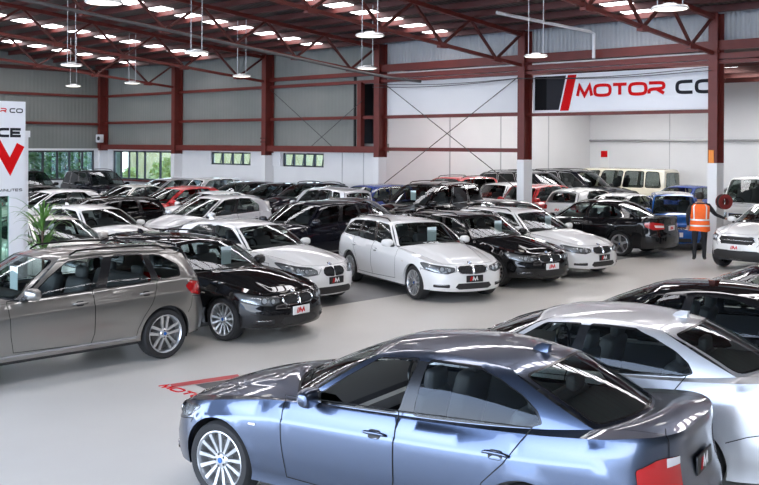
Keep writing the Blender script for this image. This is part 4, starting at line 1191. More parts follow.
# lower white wall of the back, with openings (pieces around the windows)
YB = YW+.22
wins = [(-43.35, -38.2, 1.20, 2.60), (-35.25, -32.45, 2.05, 2.60), (-30.4, -27.95, 2.05, 2.60)]
mb = MB()
def wbox(x0, x1, z0, z1, m=M['whitewall'], y0=YB, y1=YB+.2): mb.box(((x0+x1)/2, (y0+y1)/2, (z0+z1)/2), (x1-x0, y1-y0, z1-z0), m)
xs = X0
for (a, b, z0, z1) in wins:
    wbox(xs, a, 0, 2.68); wbox(a, b, 0, z0); wbox(a, b, z1, 2.68); xs = b
wbox(xs, CX[3]+.1, 0, 2.68)
struct('wall_back', mb)
mb = MB(); wbox(X0-.3, -25.95, 2.68, 7.0, M['cladding'], YB+.05, YB+.15); struct('wall_back_cladding', mb)
mb = MB(); wbox(-25.95, CX[3]+.1, 2.68, 3.0, M['cladding'], YB+.05, YB+.15); wbox(-25.95, CX[3]+.1, 5.25, 7.0, M['cladding'], YB+.05, YB+.15); struct('wall_back_upper', mb)
mb = MB(); mb.box((-25.55, YB+.95, 4.1), (1.3, .1, 3.2), mat('recess shade black', (.012, .011, .011), .8)); mb.box((-26.25, YB+.5, 4.1), (.1, 1., 3.2), mat('recess shade black', (.012, .011, .011), .8)); mb.box((-25.55, YB+.5, 5.7), (1.3, 1., .1), mat('recess shade black', (.012, .011, .011), .8)); struct('wall_back_recess', mb)  # closing box added behind the opening, coloured near black for the shade inside
# end wall on the left with its long window
mb = MB(); wy0, wy1, wz0, wz1 = 22.0, 25.72, 1.15, 2.60
for (y0, y1, z0, z1) in ((YF, wy0, 0, 2.70), (wy0, wy1, 0, wz0), (wy0, wy1, wz1, 2.70), (wy1, YB+.2, 0, 2.70)):
    mb.box((X0-.12, (y0+y1)/2, (z0+z1)/2), (.2, y1-y0, z1-z0), M['whitewall'])
struct('wall_left', mb)
boxo('wall_left_cladding', (X0-.2, YF, 2.70), (X0-.1, YB+.2, 8.9), M['claddingend'])
# windows
def window(name, pts, frame_w, mull, axis):
    """pts = (a0, a1, z0, z1) along x (axis x, at y=YB) or along y (axis y, at x=X0)"""
    a0, a1, z0, z1 = pts; fr = MB()
    def P(a, z, d): return (a, YB+.1+d, z) if axis == 'x' else (X0-.12+d, a, z)
    def bx(a, b, za, zb, d=.09):
        c = P((a+b)/2, (za+zb)/2, 0); fr.box(c, (abs(b-a), d, abs(zb-za)) if axis == 'x' else (d, abs(b-a), abs(zb-za)), M['frame'])
    bx(a0, a1, z0, z0+frame_w); bx(a0, a1, z1-frame_w, z1); bx(a0, a0+frame_w, z0, z1); bx(a1-frame_w, a1, z0, z1)
    for t in mull: bx(t-frame_w/2, t+frame_w/2, z0, z1)
    o = struct(name, fr)
    g = MB(); c = P((a0+a1)/2, (z0+z1)/2, .01); g.box(c, (a1-a0-.02, .01, z1-z0-.02) if axis == 'x' else (.01, a1-a0-.02, z1-z0-.02), M['pane'])
    p = g.obj('window_pane', o); p['kind'] = 'structure'
    return o
window('window_1', wins[0], .07, [-42.7, -42.0, -41.3, -40.6, -39.3], 'x')
w2 = window('window_2', wins[1], .06, [-34.5, -33.8, -33.1], 'x')
w3 = window('window_3', wins[2], .06, [-29.8, -29.15, -28.55], 'x')
window('window_4', (wy0, wy1, wz0, wz1), .08, [23.0, 23.75, 24.4, 25.1], 'y')
for o, spots in ((w2, [-34.5, -33.8, -33.1, -32.5]), (w3, [-29.8, -29.15, -28.55, -28.0])):       # tilted opening sashes
    for x in spots:
        s_ = MB(); s_.bar((x-.02, YB+.08, 2.56), (x+.10, YB-.12, 2.09), .04, .03, M['frame'], (0, 1, 0)); k = s_.obj('window_sash', o); k['kind'] = 'structure'
boxo('trim_window_sill', (-43.4, YB-.06, 1.12), (-38.1, YB+.02, 1.2), M['steel'])
mb = MB(); mb.box((-32.05, YB-.03, 2.33), (.70, .05, .55), M['whitesteel']); struct('trim_1', mb)
mb = MB(); mb.box((-30.75, YB-.03, 2.33), (.55, .05, .55), M['whitesteel']); struct('trim_2', mb)
for k, x in enumerate((-26.9, -25.75)):
    boxo('trim_joint', (x-.02, YB-.012, .1), (x+.02, YB, 2.65), M['joint'])
# annex behind the open bays on the right
YA = 40.75; ZA = 5.75
boxo('wall_annex_far', (CX[3]-.2, YA, 0), (XR, YA+.2, ZA+.3), M['annexwall'])
boxo('wall_annex_side', (CX[3]-.2, YB+.2, 0), (CX[3], YA, ZA+.3), M['annexwall'])
boxo('wall_right', (XR, YF, 0), (XR+.2, YA, 8.9), M['claddingend'])
for y in (30.2, 33.6, 37.2): boxo('trim_joint', (CX[3], y-.03, 0), (CX[3]+.02, y+.03, ZA), M['joint'])
for x in (-20.6, -16.2, -11.8, -7.4): boxo('trim_joint', (x-.02, YA-.012, 0), (x+.02, YA, ZA), M['joint'])
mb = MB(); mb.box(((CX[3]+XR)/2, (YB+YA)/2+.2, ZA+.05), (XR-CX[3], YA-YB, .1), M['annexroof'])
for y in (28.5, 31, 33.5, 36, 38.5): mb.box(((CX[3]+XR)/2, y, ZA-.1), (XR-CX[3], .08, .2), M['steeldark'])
struct('ceiling_annex', mb)
for x in (-21.5, -15.0, 10.5):  # glowing panels added to brighten the annex walls
    for y in (29.75, 32.25, 34.75, 37.25):
        mb = MB(); mb.box((x, y, ZA-.012), (1.5, 1.9, .02), M['skylightannex']); tag(mb.obj('skylight_panel'), 'glowing skylight panel added in the annex roof to brighten the open bays', 'skylight', 'added annex skylights')
mb = MB(); mb.tube([(CX[3]+.05, YA-.12, 3.22), (-10, YA-.12, 3.22), (4, YA-.12, 3.22)], .05, M['wire'], 8)
tag(mb.obj('wall_pipe'), 'long grey pipe running along the far white wall above the vans', 'pipe')
mb = MB(); mb.box((-23.9, YA-.015, 2.35), (.42, .03, .80), M['platew']); mb.box((-23.9, YA-.036, 2.58), (.34, .012, .30), M['ink_red'])
tag(mb.obj('safety_notice'), 'small red and white notice on the far white wall beside the beige van', 'sign')
# main roof: sheets, purlins, skylight strips, trusses
mb = MB()
for y0, y1 in ((3., YB+.3), (YF-1, 3.)):
    a, b = zr(y0), zr(y1)
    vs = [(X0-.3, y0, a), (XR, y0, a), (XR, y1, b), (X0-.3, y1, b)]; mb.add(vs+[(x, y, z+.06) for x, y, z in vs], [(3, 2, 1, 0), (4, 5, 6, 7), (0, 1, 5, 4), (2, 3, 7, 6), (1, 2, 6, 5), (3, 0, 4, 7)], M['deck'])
struct('ceiling', mb)
PY = [25.65-1.13*k for k in range(20)]
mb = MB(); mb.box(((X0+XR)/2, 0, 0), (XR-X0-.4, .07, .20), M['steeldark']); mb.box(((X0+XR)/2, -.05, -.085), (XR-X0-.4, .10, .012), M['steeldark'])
pm = mb.mesh('roof_purlin')
for y in PY:
    o = bpy.data.objects.new('roof_purlin', pm); COL.objects.link(o); o.location = (0, y, zr(y)-.09)
    tag(o, 'dark red roof purlin running crosswise under the roof sheets', 'roof beam', 'roof purlins')
SX = [-40.55, -34.9, -27.67, -21.48, -13.9, -7.6, 4.2]
SN = ['in the strip nearest the left end wall', 'in the second skylight strip from the left end wall', 'in the third skylight strip, left of the photo centre', 'in the fourth skylight strip, right of the photo centre', 'in the strip above the motor sign']
mb = MB(); mb.box((0, 0, 0), (.88, 1.02, .012), M['skylight']); sk = mb.mesh('skylight_panel'); th = math.atan(.09)
for i, x in enumerate(SX):
    for k in range(19):
        y = PY[k]-.565
        o = bpy.data.objects.new('skylight_panel', sk); COL.objects.link(o); o.location = (x, y, zr(y)-.008); o.rotation_euler = (-th, 0, 0)
        if i < 5: tag(o, 'bright skylight panel '+SN[i], 'skylight', 'skylights '+SN[i])
        else: tag(o, 'bright skylight panel high above the aisle, out of the photo on the right', 'skylight', 'skylights above the aisle')
TN = ['nearest the left end wall', 'over the tall window on the left', 'over the small awning windows', 'over the column at the dark wall recess', 'over the column left of the motor sign', 'over the column right of the motor sign']
for k in range(1, 6):
    x = CX[k]; r_ = empty('roof_truss', (x, YW-.2, 0)); tag(r_, 'red steel roof truss '+TN[k], 'roof truss', 'roof trusses')
    def part(nm, a, b, w, h, m=M['steel']):
        q = MB(); q.bar((0, a[0]-YW+.2, a[1]), (0, b[0]-YW+.2, b[1]), w, h, m); q.obj(nm, r_)
    ya, yb = YW-.25, 5.
    part('bottom_chord', (ya, zchord(ya)), (yb, zchord(yb)), .10, .10)
    part('top_chord', (ya, zr(ya)-.26), (yb, zr(yb)-.26), .13, .12)
    n = 16; ys = [ya-(ya-yb)*i/n for i in range(n+1)]
    for i in range(n):
        a = (ys[i], zr(ys[i])-.26) if i % 2 == 0 else (ys[i], zchord(ys[i])); b = (ys[i+1], zchord(ys[i+1])) if i % 2 == 0 else (ys[i+1], zr(ys[i+1])-.26)
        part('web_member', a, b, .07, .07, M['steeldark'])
    for i in range(1, n, 2):
        q = MB(); q.box((0, ys[i]-YW+.2, zchord(ys[i])-.03), (.16, .34, .14), M['steel']); q.obj('gusset_plate', r_)
# columns
CN = ['red steel corner column where the two grey walls meet', 'red steel column right of the tall bright window', 'red steel column between the two awning windows', 'red steel column at the edge of the white bays', 'red steel column with white base behind the black car row', 'red steel column with white base behind the person in orange']
for k, x in enumerate(CX):
    r_ = empty('steel_column', (x, YW, 0)); tag(r_, CN[k], 'column')
    zp = 2.50; zt = zr(YW)-.1
    def sect(nm, z0, z1, m, e=0.):
        q = MB(); W_, D_ = (.26+e, .46+e)
        q.box((0, -D_/2+.02, (z0+z1)/2), (W_, .035, z1-z0), m); q.box((0, D_/2-.02, (z0+z1)/2), (W_, .035, z1-z0), m); q.box((0, 0, (z0+z1)/2), (.03 if e == 0 else W_-.02, D_-.03, z1-z0), m)
        q.obj(nm, r_)
    if k == 0: sect('steel_shaft', 2.60, zt, M['steel']); sect('white_base', 0, 2.60, M['whitesteel'], .004)
    else: sect('steel_shaft', zp, zt, M['steel']); sect('white_base', 0, zp, M['whitesteel'], .01)
    if k in (2,):
        for z in (3.05, 3.2): q = MB(); q.box((0, -.245, z), (.3, .03, .06), M['steeldark']); q.obj('cleat', r_)
    if k == 5:
        q = MB(); q.box((-.02, -.25, 2.68), (.15, .012, .36), mat('orange tag', (.85, .26, .02), .5)); q.obj('orange_notice', r_)
# girts and beams (the setting's own bars)
def girt(x0, x1, z, h=.12, y=YW+.12, m=M['steel'], d=.12): boxo('trim_girt', (x0, y-d/2, z-h/2), (x1, y+d/2, z+h/2), m)
girt(X0, CX[3], 5.32); girt(X0, CX[4]-.1, 3.98); girt(X0+.1, CX[3], 2.78, .24, YW, d=.3)
girt(CX[3], CX[4], 2.80, .13); girt(CX[3], CX[3]+4.2, 1.40, .12); girt(CX[4], CX[5], 3.95, .10)
girt(CX[2], CX[3], 5.62, .16)
for z, h in ((5.30, .10), (5.46, .16), (5.76, .26)): girt(CX[3], XR, z, h, YW-.05)
boxo('wall_clerestory', (CX[3], YB, 5.85), (XR, YB+.06, 7.0), M['clerestory'])
boxo('wall_bay_panel', (CX[3]+.1, YB, 4.02), (CX[4]-.15, YB+.05, 5.26), M['annexwall'])
boxo('trim_bay_strip', (CX[3], YB, 5.34), (CX[5], YB+.05, 5.62), M['whitewall'])
for y0 in (6.4, 12.8, 19.2):
    boxo('trim_column_left', (X0-.12, y0-.1, 0), (X0+.1, y0+.1, zr(y0)-.3), M['steel'])
for z in (5.30, 3.92): boxo('trim_girt_left', (X0-.1, YF, z-.06), (X0+.03, YW-.2, z+.06), M['steel'])
boxo('trim_eave_left', (X0-.1, YF, 6.45), (X0+.05, YW-.2, 6.62), M['steeldark'])
boxo('trim_jamb', (-25.85, YW-.05, 2.8), (-25.65, YW+.15, 5.3), M['steel'])
def rod(nm, a, b, r, m, label, cat, grp=None):
    q = MB(); q.tube([a, b], r, m, 6); tag(q.obj(nm), label, cat, grp)
rod('brace_rod', (CX[3]+.2, YW-.02, 5.2), (CX[4]-.2, YW-.02, 1.5), .014, M['darkwire'], 'thin bracing rod falling to the right across the white bay', 'brace')
rod('brace_rod', (CX[3]+.2, YW-.06, 1.5), (CX[4]-.2, YW-.06, 5.2), .014, M['darkwire'], 'thin bracing rod rising to the right across the white bay', 'brace')
rod('brace_rod', (CX[2]+.2, YW-.02, 5.2), (CX[2]+4.0, YW-.02, 2.8), .012, M['darkwire'], 'thin bracing rod falling to the right on the grey wall left of the recess', 'brace')
rod('brace_rod', (CX[2]+2.6, YW-.06, 2.8), (CX[3]-.9, YW-.06, 4.6), .012, M['darkwire'], 'thin bracing rod rising to the right on the grey wall towards the recess', 'brace')
for k, (z0, z1) in enumerate(((5.18, 5.06), (5.06, 5.14))):
    q = MB(); pts = [(lerp(CX[3], CX[5], t), YW-.36-.09*k, lerp(z0, z1, t)-.10*math.sin(PI*((t*2) % 1))) for t in lin(0, 1, 16)]; q.tube(pts, .012, M['darkwire'], 5)
    tag(q.obj('electric_cable'), ('upper' if k == 0 else 'lower')+' slack dark cable slung past the top of the motor sign', 'cable')
q = MB(); q.tube([(-16.7, 22.5, zr(22.5)-.35), (-15.6, 25.7, 6.40), (-15.55, 25.85, 6.35), (-15.55, 25.85, 5.6)], .05, M['whitesteel'], 8); tag(q.obj('white_pipe'), 'white pipe sloping down from the roof to above the motor sign', 'pipe')
q = MB(); q.tube([(-24.95, 10.2, 7.0), (-24.53, 12.71, 6.7), (-24.21, 15.26, 6.4), (-23.72, 19.54, 5.9), (-23.1, 22.99, 5.45), (-22.67, 24.59, 5.25), (-22.6, 26.0, 5.2)], .05, mat('grey conduit', (.09, .085, .085), .5), 8); tag(q.obj('roof_conduit'), 'dark grey conduit slung below the roof trusses on the left', 'pipe')
# pendant lamps
LN = [(-25.1, 13.95, 5.15, 'with long rods hanging above the lowest lamp at the upper left'), (-35.0, 19.54, 5.2, 'lowest one at the upper left by the corner'), (-31.5, 19.97, 5.2, 'right of the corner column'),
      (-19.3, 14.0, 5.15, 'between the second and third red columns from the left'), (-25.4, 20.24, 5.2, 'left of the third column'), (-13.9, 14.4, 5.2, 'upper one of the pair near the recess column'),
      (-19.86, 20.47, 5.2, 'lower one of the pair near the recess column'), (-13.94, 20.43, 5.2, 'beside the column left of the motor sign'), (-7.46, 14.74, 5.2, 'largest, above the motor sign'), (-13.84, 8.25, 5.2, 'at the top edge of the photo on the left'), (-10.4, 11.0, 5.2, 'at the top edge near the photo centre')]
for x, y, z, wh in LN[:10]:
    r_ = empty('pendant_lamp', (x, y, z)); tag(r_, 'white disc pendant lamp '+wh, 'lamp', 'pendant lamps')
    q = MB(); q.lathe([(0, .075), (.10, .075), (.13, .045), (.27, .03), (.30, .0), (.29, -.018), (.27, -.02)], M['lampbody'], 28, 'z'); q.obj('lamp_housing', r_)
    q = MB(); q.lathe([(.27, -.019), (.2, -.028), (0, -.03)], M['lampglow'], 28, 'z'); q.obj('lamp_lens', r_)
    for sg in (-1, 1):
        q = MB(); q.tube([(sg*.22, 0, .05), (sg*.22, 0, zr(y)-z-.25)], .009, M['wire'], 6); q.obj('suspension_rod', r_)
# the motor sign
YS = YW-.30
r_ = empty('wall_sign', (-15.13, YS+.56, 4.035)); r_.scale = (1.02, 1.02, 1.02); tag(r_, 'long white sign reading MOTOR CO in red and grey between two red columns', 'sign')
def sp(nm, f): q = MB(); f(q); o = q.obj(nm, r_); o.location = (14.8, -YS, -4.0); return o
sp('sign_board', lambda q: q.box((-14.62, YS+.03, 4.58), (6.24, .05, 1.18), M['signwhite']))
def quad(q, pts, m, y): q.add([(x, y, z) for x, z in pts]+[(x, YS+.004, z) for x, z in pts], [(0, 1, 2, 3), (0, 4, 5, 1), (1, 5, 6, 2), (2, 6, 7, 3), (3, 7, 4, 0)], m)
sp('dark_panel', lambda q: (quad(q, [(-17.66, 4.06), (-17.22, 4.06), (-17.22, 5.12), (-17.66, 5.12)], M['signblack'], YS-.012), quad(q, [(-17.22, 4.06), (-16.78, 4.06), (-16.52, 5.12), (-17.22, 5.12)], M['signgrey'], YS-.012)))
sp('red_slash', lambda q: quad(q, [(-16.72, 4.03), (-16.42, 4.03), (-16.14, 5.13), (-16.44, 5.13)], M['ink_red'], YS-.016))
sp('red_lettering', lambda q: letters(q, 'MOTOR', (-16.10, YS, 4.42), (1, 0, 0), (0, 0, 1), .40, M['ink_red'], .235, .26, depth=.02, nrm=(0, -1, 0)))
sp('grey_lettering', lambda q: letters(q, 'CO', (-12.84, YS, 4.42), (1, 0, 0), (0, 0, 1), .40, M['ink_blk'], .235, .30, depth=.02, nrm=(0, -1, 0)))
# display stand on the left
r_ = empty('display_stand', (-17.1, 8.0, 0)); tag(r_, 'tall white advertising stand at the left edge with red and black lettering', 'sign')
def dp(nm, f): q = MB(); f(q); o = q.obj(nm, r_); o.location = (17.1, -8.0, 0); return o
dp('board', lambda q: q.box((-17.1, 7.60, 2.85), (.10, 1.92, 1.72), M['signwhite']))
dp('post', lambda q: (q.box((-17.16, 8.61, 1.58), (.08, .09, 3.16), M['signwhite']), q.box((-17.16, 8.62, 3.12), (.10, .13, .12), M['signwhite'])))
XT = -17.05
def right_text(q, text, yend, z, h, m, w, gap=.32, depth=.003):
    wd = sum(.7 if c == ' ' else GL[c][0]+gap for c in text)*h-gap*h
    letters(q, text, (XT, yend-wd, z), (0, 1, 0), (0, 0, 1), h, m, w, gap, depth=depth, nrm=(1, 0, 0))
dp('red_lettering', lambda q: right_text(q, 'MOTOR', 8.19, 3.50, .085, M['ink_red'], .22))
dp('red_lettering', lambda q: right_text(q, 'NOW', 8.47, 2.44, .56, M['ink_red'], .29, .3))
dp('black_lettering', lambda q: right_text(q, 'CO', 8.50, 3.50, .085, M['ink_blk'], .22))
dp('black_lettering', lambda q: right_text(q, 'FINANCE', 8.47, 3.055, .17, M['ink_blk'], .28, .25))
dp('black_lettering', lambda q: right_text(q, 'IN MINUTES', 8.50, 2.07, .05, M['ink_blk'], .2))
dp('lower_frame', lambda q: [q.box((-17.12, y, 1.0), (.08, w, 2.0), M['signwhite']) for y, w in ((8.42, .28), (7.3, .2))]+[q.box((-17.12, 7.85, .2), (.08, 1.3, .4), M['signwhite'])])
dp('glass_panel', lambda q: q.box((-17.12, 7.85, 1.2), (.02, .95, 1.6), glass_mat('green tinted booth glass', (.52, .66, .58))))
dp('backing', lambda q: q.box((-17.5, 7.85, 1.1), (.04, .95, 1.5), mat('pale green poster', (.40, .52, .46), .5)))
# small speaker box on the corner column
q = MB(); q.rbox((X0+.30, YW-.34, 3.20), (.34, .26, .40), M['whitesteel'], .03); r_ = q.obj('wall_speaker'); tag(r_, 'small white box with a round dark eye on the corner column', 'speaker')
q = MB(); disc(q, (X0+.42, YW-.475, 3.2), (.2, -1, 0), .10, M['plastic'], 16, .01); q.obj('speaker_cone', r_)
# floor logo
def flat(q, pts, z, m): q.add([(x, y, z) for x, y in pts], [tuple(range(len(pts)))], m)
r_ = empty('floor_emblem', (-9.7, 7.2, 0)); tag(r_, 'red and black painted floor emblem lettered MOTOR beside the blue grey saloon', 'floor marking')
e1, e2 = V((-9.92, 6.87)), V((-9.76, 7.66)); ux = (e2-e1).normalized(); uy = V((-ux.y, ux.x))
def fp(nm, f): q = MB(); f(q); o = q.obj(nm, r_); o.location = (9.7, -7.2, 0); return o
def strip4(a, L, w, sk): return [tuple(a), tuple(a+ux*L), tuple(a+ux*(L+sk)-uy*w), tuple(a+ux*sk-uy*w)]
fp('red_band', lambda q: flat(q, strip4(e1, .92, -.17, .04), .0045, mat('faded red floor paint', (.58, .085, .085), .45)))
fp('black_band', lambda q: flat(q, strip4(e1+ux*.28-uy*.03, .75, .26, .02), .0045, mat('worn black floor paint', (.10, .10, .10), .45)))
fp('red_lettering', lambda q: letters(q, 'MOTOR', (-10.10, 6.78, .0), (.99, -.02, 0), (-.02, .99, 0), .15, M['ink_red'], .2, .25, depth=.0045, nrm=(0, 0, 1)))
# hose reel on the column
r_ = empty('hose_reel', (CX[5]+.36, YW-.28, 1.45), R(52)); tag(r_, 'dark red hose reel fixed to the white column base behind the person', 'hose reel')
q = MB(); q.lathe([(.10, -.10), (.205, -.10), (.205, -.085), (.16, -.08), (.16, .06), (.205, .065), (.205, .08), (.10, .08)], mat('hose reel red', (.19, .02, .018), .4), 28, 'y'); q.obj('reel', r_)
q = MB(); [q.tube([((.165+.012*j)*math.cos(a), yy, (.165+.012*j)*math.sin(a)) for a in lin(0, 2*PI, 28)[:-1]], .017, M['plastic'], 6, closed=True) for j in range(3) for yy in (-.06, -.02, .02)]; q.obj('hose', r_)
q = MB(); q.box((0, .12, 0), (.10, .10, .30), M['steel']); q.obj('bracket', r_)
# ------------------------------------------------------------------ plants
def leaf_mat(n, a, b): return noise_mat(n, a, b, 6., .5)
M['leaf'] = leaf_mat('strap leaf green', (.05, .15, .025), (.12, .26, .05)); M['leaf2'] = leaf_mat('shrub leaf', (.05, .12, .03), (.15, .26, .07)); M['leafy'] = leaf_mat('sunlit shrub leaf', (.40, .46, .12), (.62, .62, .25)); M['fenceyellow'] = noise_mat('pale timber', (.52, .42, .18), (.62, .52, .26), 2., .7); M['fencegreen'] = noise_mat('dark green fence', (.03, .05, .03), (.05, .08, .04), 2., .7); M['bark'] = mat('bark', (.09, .06, .04), .8)  # leafy is a lighter shrub leaf with sunlight mixed into its colour
def blade(q, p0, az, L, w, rise, m):
    pts = []
    for t in lin(0, 1, 7):
        h = math.sin(t*PI*.62)*rise; pts.append(V((p0[0]+math.cos(az)*L*t, p0[1]+math.sin(az)*L*t, p0[2]+h*1.0-.25*t*t*L)))
    sx_ = V((-math.sin(az), math.cos(az), 0)); vs = []; fs = []
    for i, p in enumerate(pts):
        ww = w*(1-(i/7)**2)*(.5+.5*min(1, i/2)); vs += [p-sx_*ww, p+V((0, 0, -.25*ww)), p+sx_*ww]
    for i in range(7): fs += [(3*i, 3*i+1, 3*i+4, 3*i+3), (3*i+1, 3*i+2, 3*i+5, 3*i+4)]
    q.add(vs, fs, m)
px_, py_ = -16.12, 8.42
r_ = empty('potted_plant', (px_, py_, 0)); tag(r_, 'green potted plant with long arching strap leaves beside the white advertising stand', 'plant')
q = MB(); q.lathe([(0, 0), (.17, 0), (.22, .38), (.24, .40), (.22, .40), (.20, .36), (0, .36)], M['signwhite'], 24, 'z'); q.obj('pot', r_)
q = MB(); q.tube([(0, 0, .35), (.01, .01, .8), (-.01, 0, 1.65)], [.03, .025, .02], M['bark'], 8); q.obj('stem', r_)
rng = random.Random(3)
for k in range(44):
    q = MB(); blade(q, (0, 0, .85+.80*rng.random()), 2*PI*k*.382,   .46+.34*rng.random(), .020+.010*rng.random(), .25+.30*rng.random(), M['leaf']); q.obj('leaf', r_)
def shrub(x, y, z0, h, rad, m, label, seed):
    rng = random.Random(seed); r_ = empty('shrub', (x, y, z0)); tag(r_, label, 'shrub', 'shrubs outside the windows')
    q = MB(); q.tube([(0, 0, 0), (.05, 0, h*.7)], .06, M['bark'], 6); q.obj('stem', r_)
    q = MB()
    for k in range(520):
        a = rng.random()*2*PI; t = rng.random(); r2 = rad*math.sqrt(rng.random())*(1-.5*t*t); p = V((r2*math.cos(a), r2*math.sin(a), .1+h*t))
        u = V((rng.random()-.5, rng.random()-.5, rng.random()-.5)).normalized(); w = u.cross(V((rng.random()-.5, rng.random()-.5, rng.random()-.5))).normalized(); s_ = .10+.10*rng.random()
        q.add([p-u*s_, p+w*s_*.5, p+u*s_, p-w*s_*.5], [(0, 1, 2, 3)], m)
    o = q.obj('foliage', r_, smooth=None); o['kind'] = 'stuff'
for k in range(6): shrub(X0-2.0-.8*(k % 2), 20.2+1.25*k, -.2, 2.9+.5*(k % 3), .66, M['leaf2'], 'green shrub outside the long window in the left end wall', 20+k)
for k in range(5): shrub(X0-4.9-.5*(k % 2), 19.6+1.6*k, -.2, 3.4, .74, M['leaf2'], 'taller green shrub standing behind the shrubs of the left end wall window', 60+k)
for k in range(4): shrub(-45.6+1.9*k, YB+2.4+.6*(k % 2), -.2, 1.7+.3*(k % 3), .70, M['leafy'], 'yellow green shrub with sunlight in its colour outside the tall back wall window', 40+k)

q = MB()
for k in range(40): q.box((-52+.5*k, YB+6.5, 1.3), (.46, .04, 3.0), M['fenceyellow'])
for z in (.5, 2.3): q.box((-42, YB+6.55, z), (20, .06, .10), M['fenceyellow'])
tag(q.obj('backdrop_fence'), 'pale timber fence added against the white view outside the tall back wall window', 'fence')  # fence added to tone down the too white view outside
q = MB()
for k in range(46): q.box((X0-8.5, 12+.45*k, 1.6), (.05, .42, 3.6), M['fencegreen'])
tag(q.obj('backdrop_fence'), 'dark green backdrop fence added in place of a hedge beyond the end wall shrubs', 'fence')  # fence added as dark green backing where a hedge would stand
# ------------------------------------------------------------------ the person in the orange vest
M['hivis'] = noise_mat('orange safety fabric', (.92, .125, .008), (.96, .16, .012), 30., .6)
M['reflect'] = mat('silver reflective tape', (.72, .74, .72), .35, .2)
M['navy'] = mat('black work clothes', (.014, .014, .017), .75)
M['skin'] = mat('skin', (.42, .25, .18), .5)
M['hair'] = mat('dark hair', (.012, .010, .009), .6)
M['boot'] = mat('work shoes', (.05, .045, .04), .6)
def skin_mesh(name, verts, edges, radii, root, sub=2):
    me = bpy.data.meshes.new(name); me.from_pydata(verts, edges, []); o = bpy.data.objects.new(name, me); COL.objects.link(o)
    md = o.modifiers.new('skin', 'SKIN'); md.use_smooth_shade = True
    for i, r in enumerate(radii): me.skin_vertices[0].data[i].radius = r if isinstance(r, tuple) else (r, r); me.skin_vertices[0].data[i].use_root = (i == root)
    s_ = o.modifiers.new('sub', 'SUBSURF'); s_.levels = sub; s_.render_levels = sub
    dg = bpy.context.evaluated_depsgraph_get(); m2 = bpy.data.meshes.new_from_object(o.evaluated_get(dg)); bpy.data.objects.remove(o)
    m2.name = name
    return m2
